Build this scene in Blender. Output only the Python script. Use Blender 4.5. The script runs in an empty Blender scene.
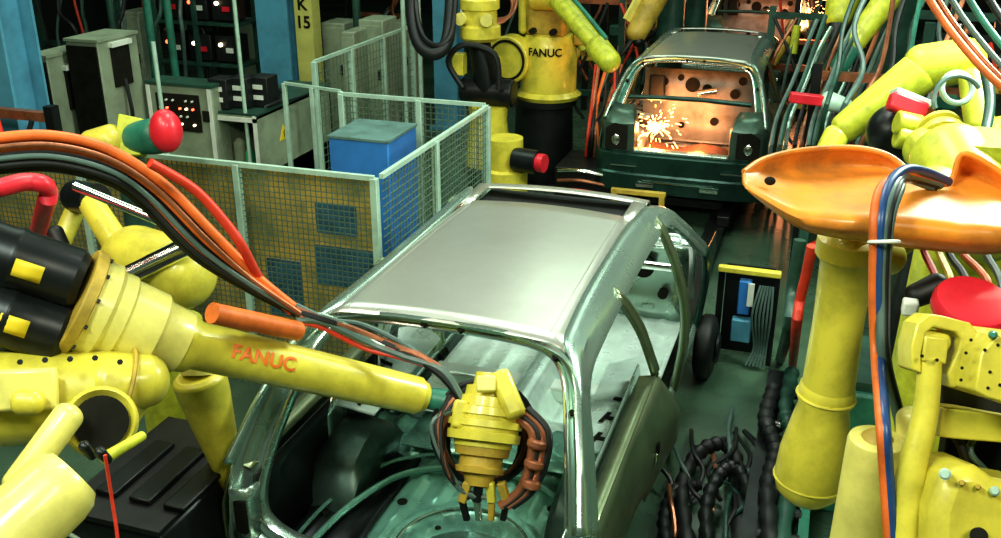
import bpy, bmesh, math, random
from mathutils import Vector as V, Matrix, Quaternion
random.seed(7)
C = bpy.context.scene.collection
PI = math.pi
# ---------------------------------------------------------------- camera geometry
F = 1000.0; TH = math.radians(22.5); AZ = math.radians(18.4); H = 4.0
ca, sa, ct, st = math.cos(AZ), math.sin(AZ), math.cos(TH), math.sin(TH)
FW = V((-sa*ct, ca*ct, -st)); RT = V((ca, sa, 0)); UP = V((-sa*st, ca*st, ct)); CAM = V((0, 0, H))
def ray(px, py): return FW + RT*((px-500.5)/F) - UP*((py-269)/F)
def U(px, py, d): return CAM + ray(px, py)*d              # world point at a survey depth
def Zp(px, py, z): r = ray(px, py); return CAM + r*((z-H)/r.z)
def Yp(px, py, y): r = ray(px, py); return CAM + r*(y/r.y)
# ---------------------------------------------------------------- materials
def mat(name, col, rough=.5, metal=0., dirt=.25, scale=6., dark=None, emit=None, estr=0., bump=0., coat=0.):
    m = bpy.data.materials.new(name); m.use_nodes = True
    nt = m.node_tree; b = nt.nodes['Principled BSDF']
    b.inputs['Roughness'].default_value = rough; b.inputs['Metallic'].default_value = metal
    if coat: b.inputs['Coat Weight'].default_value = coat; b.inputs['Coat Roughness'].default_value = .12
    tc = nt.nodes.new('ShaderNodeTexCoord'); n = nt.nodes.new('ShaderNodeTexNoise')
    n.inputs['Scale'].default_value = scale; n.inputs['Detail'].default_value = 6; n.inputs['Roughness'].default_value = .65
    nt.links.new(tc.outputs['Object'], n.inputs['Vector'])
    r = nt.nodes.new('ShaderNodeValToRGB'); nt.links.new(n.outputs['Fac'], r.inputs['Fac'])
    dk = dark or tuple(c*(1-dirt*1.6) if c*(1-dirt*1.6) > 0 else 0 for c in col)
    r.color_ramp.elements[0].position = .32; r.color_ramp.elements[0].color = (*dk, 1)
    r.color_ramp.elements[1].position = .58; r.color_ramp.elements[1].color = (*col, 1)
    nt.links.new(r.outputs['Color'], b.inputs['Base Color'])
    mr = nt.nodes.new('ShaderNodeMapRange'); nt.links.new(n.outputs['Fac'], mr.inputs['Value'])
    mr.inputs['To Min'].default_value = min(1, rough+.15); mr.inputs['To Max'].default_value = max(.05, rough-.12)
    nt.links.new(mr.outputs['Result'], b.inputs['Roughness'])
    if bump:
        bp = nt.nodes.new('ShaderNodeBump'); bp.inputs['Strength'].default_value = bump; bp.inputs['Distance'].default_value = .02
        nt.links.new(n.outputs['Fac'], bp.inputs['Height']); nt.links.new(bp.outputs['Normal'], b.inputs['Normal'])
    if emit: b.inputs['Emission Color'].default_value = (*emit, 1); b.inputs['Emission Strength'].default_value = estr
    return m
M = dict(
 yellow=mat('yellow_paint', (.72,.63,.075), .38, dirt=.22, scale=5, coat=.3),
 yellow_green=mat('yellow_green_paint', (.58,.62,.05), .45, dirt=.28, scale=9, coat=.1),
 ochre=mat('ochre_paint', (.52,.36,.05), .5, dirt=.3, scale=5),
 cream=mat('cream_yellow', (.80,.72,.19), .4, dirt=.2, scale=4, coat=.3),
 orange=mat('orange_plastic', (.90,.33,.04), .36, dirt=.30, scale=4, dark=(.42,.17,.04), coat=.3),
 orange_cable=mat('orange_rubber', (.75,.17,.03), .45, dirt=.2, scale=9),
 red=mat('red_plastic', (.78,.025,.045), .4, dirt=.15, scale=6, coat=.2),
 redcable=mat('red_rubber', (.70,.05,.02), .45, dirt=.2),
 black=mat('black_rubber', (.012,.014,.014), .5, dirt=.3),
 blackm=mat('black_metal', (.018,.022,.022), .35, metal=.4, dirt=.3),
 bluecable=mat('blue_rubber', (.02,.07,.20), .35, dirt=.2),
 greycable=mat('grey_green_rubber', (.10,.16,.14), .35, dirt=.2),
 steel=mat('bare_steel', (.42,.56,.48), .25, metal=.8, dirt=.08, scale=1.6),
 roofsteel=mat('roof_sheet_steel', (.58,.60,.53), .30, metal=.75, dirt=.10, scale=1.2),
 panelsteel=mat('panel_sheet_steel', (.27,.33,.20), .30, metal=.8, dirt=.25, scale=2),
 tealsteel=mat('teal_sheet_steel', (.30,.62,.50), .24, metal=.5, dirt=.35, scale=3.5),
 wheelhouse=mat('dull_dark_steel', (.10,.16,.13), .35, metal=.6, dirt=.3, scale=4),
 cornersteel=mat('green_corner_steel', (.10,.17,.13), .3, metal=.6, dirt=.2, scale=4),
 dullsteel=mat('dull_grey_steel', (.34,.32,.28), .45, metal=.4, dirt=.3, scale=4),
 lid=mat('grey_green_lid', (.13,.24,.22), .5, dirt=.3, scale=4),
 paleteal=mat('pale_teal_steel', (.76,.93,.85), .28, metal=.4, dirt=.2, scale=3),
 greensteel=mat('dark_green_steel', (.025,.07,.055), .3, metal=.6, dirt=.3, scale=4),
 lightsteel=mat('light_floor_steel', (.85,.92,.84), .3, metal=.4, dirt=.12, scale=4),
 chrome=mat('polished_steel', (.85,.88,.84), .16, metal=1., dirt=.1),
 copper=mat('copper_brown', (.42,.16,.08), .35, metal=.5, dirt=.35),
 blue=mat('blue_sheet_metal', (.04,.22,.60), .5, dirt=.15, scale=3),
 bluecol=mat('blue_column_paint', (.10,.33,.46), .5, dirt=.18, scale=2.5),
 greygreen=mat('grey_green_cabinet', (.30,.36,.25), .5, dirt=.2, scale=3),
 darkgreen=mat('dark_green_paint', (.03,.09,.065), .4, dirt=.35, scale=4),
 green=mat('teal_green_paint', (.04,.22,.15), .4, dirt=.3, scale=4),
 fence=mat('pale_green_fence_paint', (.42,.60,.48), .45, dirt=.15),
 wire=mat('fence_wire', (.12,.19,.13), .5, dirt=.15),
 kcol=mat('pale_yellow_paint', (.60,.58,.16), .55, dirt=.15, scale=3),
 ochreboard=mat('ochre_sheet', (.62,.42,.09), .6, dirt=.45, scale=3.5, dark=(.16,.20,.09)),
 navy=mat('navy_sheet', (.05,.16,.24), .5, dirt=.3),
 white=mat('white_plastic', (.75,.80,.70), .4, dirt=.1),
 floor=mat('sealed_green_floor', (.075,.135,.085), .26, dirt=.45, scale=.9, dark=(.025,.05,.035)),
 wall=mat('dark_wall', (.012,.020,.017), .8, dirt=.4, scale=1.0),
 ink=mat('black_ink', (.02,.02,.015), .6), redink=mat('red_orange_ink', (.78,.17,.02), .5, dirt=.1),
 lampred=mat('red_lamp', (.8,.1,.05), .4, emit=(1,.12,.05), estr=5), lampwhite=mat('white_lamp', (.9,.8,.6), .4, emit=(1,.75,.5), estr=7),
 lamptube=mat('lamp_tube', (.9,.95,.9), .4, emit=(.80,1,.86), estr=9),
 spark=mat('hot_spark', (1,.6,.3), .4, emit=(1,.42,.12), estr=14),
 yellowsign=mat('yellow_sign', (.8,.6,.03), .5, dirt=.08),
 glassgreen=mat('green_bottle', (.06,.45,.20), .15, dirt=.1, coat=.5),
)
M['ink'].node_tree.nodes['Principled BSDF'].inputs['Specular IOR Level'].default_value = .05
# ---------------------------------------------------------------- mesh builder
def frame_of(d):
    d = d.normalized(); a = V((0, 0, 1)) if abs(d.z) < .9 else V((1, 0, 0))
    u = d.cross(a).normalized(); return u, u.cross(d).normalized()
def smooth_path(P, n=6):
    P = [V(p) for p in P]
    if len(P) < 3: return P
    out = []
    for i in range(len(P)-1):
        p0 = P[max(i-1, 0)]; p1 = P[i]; p2 = P[i+1]; p3 = P[min(i+2, len(P)-1)]
        for k in range(n):
            t = k/n; t2 = t*t; t3 = t2*t
            out.append(.5*((2*p1)+(p2-p0)*t+(2*p0-5*p1+4*p2-p3)*t2+(3*p1-p0-3*p2+p3)*t3))
    out.append(P[-1]); return out
class MB:
    def __init__(s): s.v = []; s.f = []
    def add(s, vs, fs):
        b = len(s.v); s.v += [V(p) for p in vs]; s.f += [tuple(b+i for i in f) for f in fs]; return s
    def box(s, c, size, rot=None):
        c = V(c); hx, hy, hz = size[0]/2, size[1]/2, size[2]/2
        vs = [V((x, y, z)) for x in (-hx, hx) for y in (-hy, hy) for z in (-hz, hz)]
        if rot is not None: vs = [rot @ p for p in vs]
        return s.add([c+p for p in vs], [(0,1,3,2),(4,6,7,5),(0,4,5,1),(2,3,7,6),(0,2,6,4),(1,5,7,3)])
    def bar(s, p0, p1, w, t, side=None):           # rectangular bar from p0 to p1; w along side, t across
        p0, p1 = V(p0), V(p1); d = (p1-p0).normalized()
        if side is None: a, b = frame_of(d)
        else:
            b = d.cross(V(side)).normalized(); a = b.cross(d).normalized()
        vs = []
        for p in (p0, p1):
            for i, j in ((-1,-1),(1,-1),(1,1),(-1,1)): vs.append(p+a*(i*w/2)+b*(j*t/2))
        return s.add(vs, [(3,2,1,0),(4,5,6,7),(0,1,5,4),(1,2,6,5),(2,3,7,6),(3,0,4,7)])
    def lathe(s, p0, p1, prof, seg=24):            # prof: list of (t along p0->p1 in metres, radius)
        p0, p1 = V(p0), V(p1); d = (p1-p0).normalized(); a, b = frame_of(d); vs = []; fs = []
        for t, r in prof:
            for k in range(seg):
                q = 2*PI*k/seg; vs.append(p0+d*t+(a*math.cos(q)+b*math.sin(q))*max(r, 1e-4))
        n = len(prof)
        for i in range(n-1):
            for k in range(seg):
                fs.append((i*seg+k, i*seg+(k+1)%seg, (i+1)*seg+(k+1)%seg, (i+1)*seg+k))
        fs.append(tuple(range(seg))[::-1]); fs.append(tuple((n-1)*seg+k for k in range(seg)))
        return s.add(vs, fs)
    def cyl(s, p0, p1, r0, r1=None, seg=24):
        L = (V(p1)-V(p0)).length; return s.lathe(p0, p1, [(0, r0), (L, r0 if r1 is None else r1)], seg)
    def cap(s, p0, p1, r0, r1=None, seg=24):       # limb with rounded ends
        r1 = r0 if r1 is None else r1; L = (V(p1)-V(p0)).length; pr = []
        for k in range(6):
            q = PI/2*k/6; pr.append((-r0*math.cos(q)*.8, r0*math.sin(q)))
        pr += [(0, r0), (L, r1)]
        for k in range(1, 7):
            q = PI/2*k/6; pr.append((L+r1*math.sin(q)*.8, r1*math.cos(q)))
        return s.lathe(p0, p1, pr, seg)
    def tube(s, P, r, seg=8, sm=6, closed=False):
        P = smooth_path(P, sm) if sm > 1 else [V(p) for p in P]
        vs = []; fs = []; n = len(P); a = None
        for i, p in enumerate(P):
            if closed: d = P[(i+1) % n]-P[i-1]
            else: d = P[min(i+1, n-1)]-P[max(i-1, 0)]
            if d.length < 1e-9: d = V((0, 0, 1))
            d = d.normalized()
            a = frame_of(d)[0] if a is None else (a-d*a.dot(d)).normalized()
            b = d.cross(a); rr = r(i/(n-1)) if callable(r) else r
            for k in range(seg):
                q = 2*PI*k/seg; vs.append(p+(a*math.cos(q)+b*math.sin(q))*rr)
        m = n if closed else n-1
        for i in range(m):
            for k in range(seg):
                j = (i+1) % n; fs.append((i*seg+k, i*seg+(k+1)%seg, j*seg+(k+1)%seg, j*seg+k))
        if not closed: fs.append(tuple(range(seg))[::-1]); fs.append(tuple((n-1)*seg+k for k in range(seg)))
        return s.add(vs, fs)
    def ring(s, c, axis, R, r, seg=28, tseg=8, a0=0, a1=2*PI, sy=1.):
        a, b = frame_of(V(axis)); c = V(c); full = abs(a1-a0-2*PI) < 1e-6
        n = seg if full else seg+1
        P = [c+a*R*math.cos(a0+(a1-a0)*k/seg)+b*R*sy*math.sin(a0+(a1-a0)*k/seg) for k in range(n)]
        return s.tube(P, r, tseg, 1, full)
    def sphere(s, c, r, sc=(1,1,1), seg=18, n=10):
        c = V(c); vs = []; fs = []
        for i in range(n+1):
            t = PI*i/n
            for k in range(seg):
                q = 2*PI*k/seg; vs.append(c+V((math.sin(t)*math.cos(q)*r*sc[0], math.sin(t)*math.sin(q)*r*sc[1], math.cos(t)*r*sc[2])))
        for i in range(n):
            for k in range(seg): fs.append((i*seg+k, i*seg+(k+1)%seg, (i+1)*seg+(k+1)%seg, (i+1)*seg+k))
        return s.add(vs, fs)
    def grid(s, rows, closed=False):
        n = len(rows); m = len(rows[0]); vs = [p for r in rows for p in r]; fs = []
        for i in range(n if closed else n-1):
            for j in range(m-1):
                k = (i+1) % n; fs.append((i*m+j, i*m+j+1, k*m+j+1, k*m+j))
        return s.add(vs, fs)
    def prism(s, poly, o, ax, ay, depth):          # 2D polygon on axes ax, ay from o, extruded both ways along the normal
        o, ax, ay = V(o), V(ax).normalized(), V(ay).normalized(); n = ax.cross(ay).normalized()*depth/2
        k = len(poly); vs = [o+ax*x+ay*y+n for x, y in poly]+[o+ax*x+ay*y-n for x, y in poly]
        fs = [tuple(range(k)), tuple(range(k, 2*k))[::-1]]+[(i, k+i, k+(i+1)%k, (i+1)%k) for i in range(k)]
        return s.add(vs, fs)
    def build(s, name, m, parent=None, bevel=0, solid=0, angle=38, off=None):
        root = parent
        while root is not None and root.parent is not None: root = root.parent
        o0 = V(root['_o']) if root is not None and '_o' in root else V((0, 0, 0))
        own = None
        if parent is None and s.v:
            xs = [p.x for p in s.v]; ys = [p.y for p in s.v]; zs = [p.z for p in s.v]
            own = V(((min(xs)+max(xs))/2, (min(ys)+max(ys))/2, min(zs))); o0 = own
        me = bpy.data.meshes.new(name); me.from_pydata([p-o0 for p in s.v], [], s.f); me.validate()
        bm = bmesh.new(); bm.from_mesh(me); bmesh.ops.remove_doubles(bm, verts=bm.verts, dist=1e-5)
        bmesh.ops.recalc_face_normals(bm, faces=bm.faces); bm.to_mesh(me); bm.free()
        me.materials.append(m if not isinstance(m, str) else M[m])
        me.polygons.foreach_set('use_smooth', [True]*len(me.polygons)); me.set_sharp_from_angle(angle=math.radians(angle))
        o = bpy.data.objects.new(name, me); C.objects.link(o)
        if own is not None: o.location = own; o['_o'] = tuple(own)
        if parent is not None: o.parent = parent
        if solid:
            md = o.modifiers.new('solid', 'SOLIDIFY'); md.thickness = solid; md.offset = 0
        if bevel:
            md = o.modifiers.new('bevel', 'BEVEL'); md.width = bevel; md.segments = 2; md.limit_method = 'ANGLE'; md.angle_limit = math.radians(40)
        return o
def tag(o, label=None, cat=None, group=None, kind=None):
    if label: o['label'] = label
    if cat: o['category'] = cat
    if group: o['group'] = group
    if kind: o['kind'] = kind
    return o
def thing(name, label, cat, loc, group=None):
    o = bpy.data.objects.new(name, None); C.objects.link(o); o.empty_display_size = .1
    o.location = V(loc); o['_o'] = tuple(V(loc)); return tag(o, label, cat, group)
def struct(name, mb, m, **k): return tag(mb.build(name, m, **k), kind='structure')
def text(body, size, m, parent, fn, name='lettering', ext=.0):
    """flat letters mapped onto a surface by fn(x, y) (centred text coordinates, metres)"""
    cu = bpy.data.curves.new('t', 'FONT'); cu.body = body; cu.size = size; cu.align_x = 'CENTER'; cu.align_y = 'CENTER'; cu.offset = size*.025
    t = bpy.data.objects.new('t', cu); C.objects.link(t); bpy.context.view_layer.update()
    me = bpy.data.meshes.new_from_object(t.evaluated_get(bpy.context.evaluated_depsgraph_get()))
    bpy.data.objects.remove(t); bpy.data.curves.remove(cu)
    mb = MB(); mb.add([fn(v.co.x, v.co.y) for v in me.vertices], [tuple(p.vertices) for p in me.polygons]); bpy.data.meshes.remove(me)
    return mb.build(name, m, parent)
def plane_fn(o, ax, ay): o, ax, ay = V(o), V(ax), V(ay); return lambda x, y: o+ax*x+ay*y
# ---------------------------------------------------------------- room
struct('floor', MB().box((-3, 9, -.05), (26, 36, .1)), 'floor')
struct('wall_back', MB().box((-3, 26.9, 4.5), (26, .2, 9)), 'wall')
struct('wall_left', MB().box((-15.9, 9, 4.5), (.2, 36, 9)), 'wall')
struct('wall_right', MB().box((9.9, 9, 4.5), (.2, 36, 9)), 'wall')
struct('ceiling', MB().box((-3, 9, 9.05), (26, 36, .1)), 'wall')
# ---------------------------------------------------------------- cars
WZ = [(.30,.82),(.40,.88),(.5,.92),(.8,.95),(1.0,.95),(1.15,.93),(1.45,.85),(1.68,.765),(1.76,.705),(1.81,.60)]
def wz(z):
    if z <= WZ[0][0]: return WZ[0][1]
    for (a, b), (c, d) in zip(WZ, WZ[1:]):
        if z <= c: return b+(d-b)*(z-a)/(c-a)
    return WZ[-1][1]
RAIL = [(.13,1.15),(.30,1.38),(.50,1.60),(.70,1.715),(1.0,1.74),(1.8,1.75),(2.6,1.74),(3.0,1.70),(3.35,1.50),(3.70,1.27),(3.95,1.12)]
OUT = [(0,.68,1.835),(.30,.68,1.83),(.50,.67,1.80),(.66,.61,1.77),(.76,.51,1.68),(.85,.32,1.44),(.925,.13,1.15),(.905,.03,.92),(.88,.0,.76),(.6,-.03,.70),(0,-.05,.70)]
INN = [(0,.74,1.765),(.28,.74,1.76),(.48,.735,1.745),(.60,.70,1.705),(.67,.60,1.61),(.73,.42,1.40),(.785,.25,1.14),(.79,.15,.95),(.72,.11,.85),(.5,.08,.80),(0,.06,.80)]
def car(ox, oy, label, full=True, glow=None):
    t = thing('car_body', label, 'car', (ox, oy, 0), 'bare steel car bodies on the line')
    O = V((ox, oy, 0))
    def P(x, y, z): return O+V((x, y, z))
    def ribbon(path, width, s, dx=0.0, n=5, ends=None):
        pts = smooth_path([(0, a, b) for a, b in path], n); rows = []
        for i, p in enumerate(pts):
            d = (pts[min(i+1, len(pts)-1)]-pts[max(i-1, 0)]).normalized(); nn = V((0, -d.z, d.y))
            w = width if not callable(width) else width(i/(len(pts)-1))
            row = []
            for q, e in ((-1,-.022),(-.82,.0),(-.4,.004),(0,-.006),(.4,.004),(.82,.0),(1,-.022)):
                a = p+nn*(w/2*q); row.append(P(s*(wz(a.z)+dx+e), a.y, a.z))
            rows.append(row)
        return rows
    # roof
    rows = []
    for j in range(15):
        y = .68+1.92*j/14; hw = .675-.06*j/14; row = []
        for i in range(25):
            u = -1+2*i/24; x = hw*u; z = 1.80+.035*(1-u*u)+.018*math.sin(PI*j/14)
            if abs(u) > .86: z -= (abs(u)-.86)**2*2.6+(abs(u)-.86)*.1
            if .76 < abs(u) < .82: z -= .010
            row.append(P(x, y, z))
        rows.append(row)
    roof = MB().grid(rows).build('roof_panel', 'roofsteel', t, solid=.006)
    for s in (-1, 1): MB().tube([P(s*.545, .74, 1.812), P(s*.53, 1.6, 1.830), P(s*.51, 2.5, 1.816)], .006, 6).build('roof_rib', 'roofsteel', roof)
    # windscreen header beyond the slot
    mb = MB(); mb.grid([[P(.62*u, y, 1.79+.03*(1-u*u)-zz) for u in [k/10-1 for k in range(21)]] for y, zz in ((2.93,.0),(2.96,-.004),(3.03,.0),(3.07,.03))])
    for s in (-1, 1): mb.grid([[P(s*x, y, 1.795+.03*(1-(x/.6)**2)) for x in (.52,.57,.615)] for y in (2.55,2.75,2.95)])
    mb.build('windscreen_header', 'roofsteel', t, solid=.01)
    MB().box(P(0, 2.84, 1.735), (1.10, .52, .015)).build('dark_slot_sheet', 'black', t)  # black sheet added under the slot, stands in for the dark inside the opening
    for s in (-1, 1):
        MB().grid(ribbon(RAIL, lambda q: .125+.14*max(0, .2-q)/.2, s)).build('roof_rail', 'steel', t, solid=.02)
        MB().tube([P(s*(wz(z)+.012-.035), y+.03, z-.055) for y, z in RAIL[2:8]], .008, 6, 4).build('drip_seam', 'chrome', t)
        MB().grid(ribbon([(2.74,1.745),(2.83,1.45),(2.88,1.15),(2.89,.8),(2.88,.42)], lambda q: .085+.07*q, s)).build('centre_pillar', 'panelsteel', t, solid=.05)
        MB().grid(ribbon([(1.50,1.745),(1.66,1.50),(1.78,1.15)], lambda q: .06+.03*q, s)).build('window_pillar', 'panelsteel', t, solid=.035)
        # rear side panel with wheel arch
        rows = []
        for j in range(9):
            q = j/8; row = []
            for i in range(29):
                u = i/28
                yy = .05+(2.02-.05)*u; a = 1.05; zb = .42
                if abs(yy-a) < .37: zb = max(zb, .30+math.sqrt(.37**2-(yy-a)**2))
                z = zb+(1.15-zb)*q
                yf = 1.76+(1.15-z)*.52; yr = .03 if z < .95 else .03+(z-.95)*.5
                y = yr+(yf-yr)*u
                e = (.012 if abs(z-.93) < .03 else 0)+.12*u*u*min(1, max(0, 1.15-z)/.30)
                row.append(P(s*(wz(z)+e), y, z))
            rows.append(row)
        pan = MB().grid(rows).build('rear_side_panel', 'panelsteel', t, solid=.012)
        MB().grid([[P(s*(.938-k*.05), .15+1.58*i/10, 1.152-.012*k) for k in (0, 1, 2)] for i in range(11)]).build('belt_flange', 'panelsteel', pan, solid=.01)
        MB().sphere(P(s*1.028, 1.42, .86), .03, (.3,.75,1.5)).build('lock_hole', 'ink', pan)
        MB().sphere(P(s*1.022, 1.40, .79), .04, (.25,.7,1.1)).build('lock_bezel', 'chrome', pan)
        MB().grid([[P(s*(wz(z)+e), y, z) for z, e in ((.34,0),(.40,.01),(.46,.005),(.50,-.03))] for y in [2.0+.2*k for k in range(11)]]).build('sill_panel', 'steel', t, solid=.03)
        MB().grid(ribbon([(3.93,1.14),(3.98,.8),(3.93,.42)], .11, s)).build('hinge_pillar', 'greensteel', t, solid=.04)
        rows = []
        for j in range(7):
            row = []
            for i in range(17):
                y = 4.0+.82*i/16; zb = .45
                if abs(y-4.42) < .33: zb = max(zb, .30+math.sqrt(.33**2-(y-4.42)**2))
                z = zb+(1.10-.12*i/16-zb)*j/6; row.append(P(s*(wz(z)-.03*i/16), y, z))
            rows.append(row)
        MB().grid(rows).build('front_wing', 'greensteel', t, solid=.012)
        # inner wheel housing
        rows = []
        for j in range(13):
            q = PI*j/12
            rows.append([P(s*x, 1.05-.42*math.cos(q), .48+.40*math.sin(q)*k) for x, k in ((.87,1.0),(.70,1.0),(.60,.96),(.56,.80),(.55,0))])
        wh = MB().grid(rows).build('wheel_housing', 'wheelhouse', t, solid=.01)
        # inner side shelf with punched slots
        sh = MB().prism([(-.55,-.16),(.50,-.16),(.62,.0),(.50,.14),(-.55,.14)], P(s*.74, 1.60, 1.0), (0, 1, 0), (s, 0, .12), .012).build('side_shelf', 'paleteal', t)
        for k in range(3):
            c = P(s*.78, 1.16+.23*k, 1.018)
            MB().prism([(-.016,-.07),(.016,-.07),(.016,.07),(-.016,.07)], c, (s*.25, 1, 0), (s, -.25*s, .12), .006).build('slot', 'ink', sh)
            if k < 2: MB().prism([(-.06,-.085),(.06,-.085),(.06,-.06),(-.06,-.06)], c, (s*.25, 1, 0), (s, -.25*s, .12), .006).build('slot', 'ink', sh)
        # strut tower
        MB().lathe(P(s*.60, 4.42, .5), P(s*.60, 4.42, 1.2), [(0,.22),(.40,.18),(.50,.15),(.53,.08),(.50,.05)]).build('strut_tower', 'lightsteel', t)
        # lamp recess on the rear corner
        lr = MB().grid([[P(s*x, y, z) for z in (.80,.92,1.03,1.10)] for x, y in ((.77,.10),(.79,.02),(.87,.0),(.915,.10))]).build('lamp_recess', 'steel', t, solid=.015)
        MB().box(P(s*.83, .012, .94), (.075, .03, .20)).build('lamp_opening', 'ink', lr, bevel=.01)
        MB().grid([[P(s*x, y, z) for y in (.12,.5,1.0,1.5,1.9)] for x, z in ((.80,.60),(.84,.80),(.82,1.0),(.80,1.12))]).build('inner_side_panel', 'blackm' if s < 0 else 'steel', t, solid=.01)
        if s < 0: MB().grid([[P(-.84+dx, y, z) for z, dx in ((.62,.06),(.80,.02),(1.0,.02),(1.13,.06))] for y in (.92,.99,1.08,1.15)]).build('pillar_gusset', 'chrome', t, solid=.015)
        # silver inner post between the windows
        if s < 0: MB().grid([[P(s*(x-.05), y+dy, z) for dy in (-.06,-.03,.03,.06)] for x, y, z in ((.56,1.45,1.74),(.70,1.52,1.45),(.82,1.58,1.15),(.80,1.5,.8))]).build('inner_post', 'chrome', t, solid=.015)
    # tailgate opening frame: closed ring
    def loop(src):
        r = smooth_path(src, 5); l = [V((-p.x, p.y, p.z)) for p in r[1:-1]][::-1]; return r+l
    a, b = loop(OUT), loop(INN); rows = []
    for p, q in zip(a, b):
        n = V((0, -1, .55)).normalized()*.5+V((0, 0, 0)); row = [O+p+V((0,.03,0))]
        for k, e in ((0,0),(.22,.012),(.38,-.004),(.48,-.022),(.62,-.022),(.74,.006),(.92,.012),(1.0,-.004)): row.append(O+p.lerp(q, k)+n*2*e)
        row.append(O+q+V((0,.05,-.005))); rows.append(row)
    fr = MB().grid(rows, True).build('tailgate_frame', 'steel', t, solid=.008)
    MB().tube([O+p.lerp(q, .93)+V((0,-.02,.01)) for p, q in zip(a, b)][::2], .011, 8, 2, True).build('sealing_flange', 'chrome', fr)
    for i in (2, 14, 22):
        for s in (-1, 1):
            p = a[i].lerp(b[i], .55); MB().cyl(O+V((s*p.x, p.y-.02, p.z+.01)), O+V((s*p.x, p.y+.0, p.z-.01)), .014, seg=12).build('bolt_hole', 'ink', fr)
    # rear lower panel
    rp = MB().grid([[P(.93*u, -.06+.08*u*u-yy, z) for u in [i/8-1 for i in range(17)]] for yy, z in ((0,.42),(.03,.44),(.04,.54),(.015,.56),(.015,.66),(.03,.68),(.0,.72))]).build('rear_panel', 'greensteel', t, solid=.02)
    for s in (-1, 1):
        MB().box(P(s*.58, -.085, .63), (.30, .02, .014)).build('panel_slot', 'chrome', rp); MB().box(P(s*.33, -.115, .49), (.20, .03, .03)).build('panel_slot', 'chrome', rp)
    MB().box(P(0, -.108, .525), (.7, .015, .010)).build('panel_slot', 'steel', rp)
    # floor pan: ribs, spare wheel well
    rows = []
    for j in range(49):
        y = .08+1.52*j/48; row = []
        for i in range(61):
            x = -.80+1.6*i/60; z = .60
            r = math.hypot(x-.16, y-.50)
            if x < -.36 and y > .2: z -= .06*min(1, (-.36-x)/.05)
            if r < .34: z -= .13*min(1, (.34-r)/.05)
            if r < .18: z += .05*min(1, (.18-r)/.03)
            elif .36 < r < .41: z += .02
            elif r > .45:
                k = (x*1.0) % .17; z += .018 if .03 < k < .09 else 0
            if y > 1.25: z += min(.12, (y-1.25)*1.2)
            row.append(P(x, y, z))
        rows.append(row)
    fl = MB().grid(rows).build('rear_floor', 'tealsteel', t, solid=.006, angle=60)
    MB().ring(P(.16,.50,.615), (0,0,1), .355, .013, 40).build('wheel_well_rim', 'chrome', fl)
    MB().lathe(P(.16,.50,.495), P(.16,.50,.60), [(0,.32),(.01,.31),(.045,.16),(.05,.1)], 36).build('wheel_well', 'wheelhouse', fl)
    MB().grid([[P(-.79+.40*u, .25+1.2*v, .575+.012*math.sin(u*14)) for u in [k/12 for k in range(13)]] for v in (0,.5,1)]).build('dark_floor_sheet', 'blackm', fl, solid=.01)  # black sheet added to make the left third of the floor dark
    MB().grid([[P(x, y, .70+.0*x) for x in (-.5,-.1,.3,.78)] for y in (1.22,1.42,1.62)]).build('seat_ledge', 'tealsteel', fl, solid=.01)
    mb = MB(); mb.tube([P(-.62,.25,.62), P(-.56,.62,.635), P(-.40,1.0,.64), P(-.1,1.16,.645), P(.3,1.18,.645), P(.55,1.05,.64)], .020, 8)
    mb.tube([P(-.72,.28,.62), P(-.68,.7,.63), P(-.50,1.12,.64), P(-.1,1.30,.68)], .012, 6); mb.build('floor_flange', 'tealsteel', fl)
    for x, y, r in ((-.30,.78,.03),(.52,.98,.028),(-.5,1.15,.022),(.25,.52,.02),(-.66,.55,.02),(.62,.38,.055),(.05,1.1,.02),(-.02,.62,.018)):
        MB().lathe(P(x, y, .624), P(x, y, .644), [(0, r), (.004, r)], 14).build('floor_hole', 'ink', fl)
    # rear seat pan, tunnel, front floor, dash panel
    rows = []
    for j in range(25):
        y = 1.6+2.35*j/24; row = []
        for i in range(41):
            x = -.80+1.6*i/40; z = .72 if y < 1.75 else (.72-(y-1.75)*1.0 if y < 2.0 else .47)
            z = max(z, .47+.20*math.exp(-(x/.13)**4)); z += .012 if (x % .2) < .06 and abs(x) > .2 else 0
            row.append(P(x, y, z))
        rows.append(row)
    MB().grid(rows).build('front_floor', 'paleteal', t, solid=.006)
    MB().box(P(0, 2.45, .52), (1.55, .16, .12)).build('seat_cross_member', 'lightsteel', t, bevel=.02)
    d = MB().grid([[P(.80*u, 3.95+.12*math.sin(k*.8), z) for u in [i/6-1 for i in range(13)]] for k, z in enumerate((.47,.65,.85,1.0,1.12))]).build('dash_panel', 'steel', t, solid=.01)
    for x, z, r in ((-.45,.85,.07),(.1,.8,.05),(.45,.92,.09),(-.1,.98,.03),(.62,.7,.04)): MB().cyl(P(x, 3.93, z), P(x, 4.0, z), r, seg=16).build('dash_opening', 'ink', d)
    MB().cyl(P(-.78, 3.75, 1.02), P(.78, 3.75, 1.02), .035, seg=12).build('dash_beam', 'chrome', t)
    MB().grid([[P(.82*u, y, z) for u in [i/6-1 for i in range(13)]] for y, z in ((3.98,1.13),(4.1,1.16),(4.16,1.12))]).build('scuttle', 'steel', t, solid=.01)
    mb = MB(); mb.box(P(0, 4.80, .86), (1.5, .06, .10)); mb.box(P(0, 4.82, .52), (1.5, .06, .10))
    for s in (-1, 1): mb.box(P(s*.50, 4.4, .52), (.10, .85, .12)); mb.box(P(s*.74, 4.81, .69), (.06, .06, .36))
    mb.build('front_frame', 'steel', t, bevel=.01)
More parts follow.
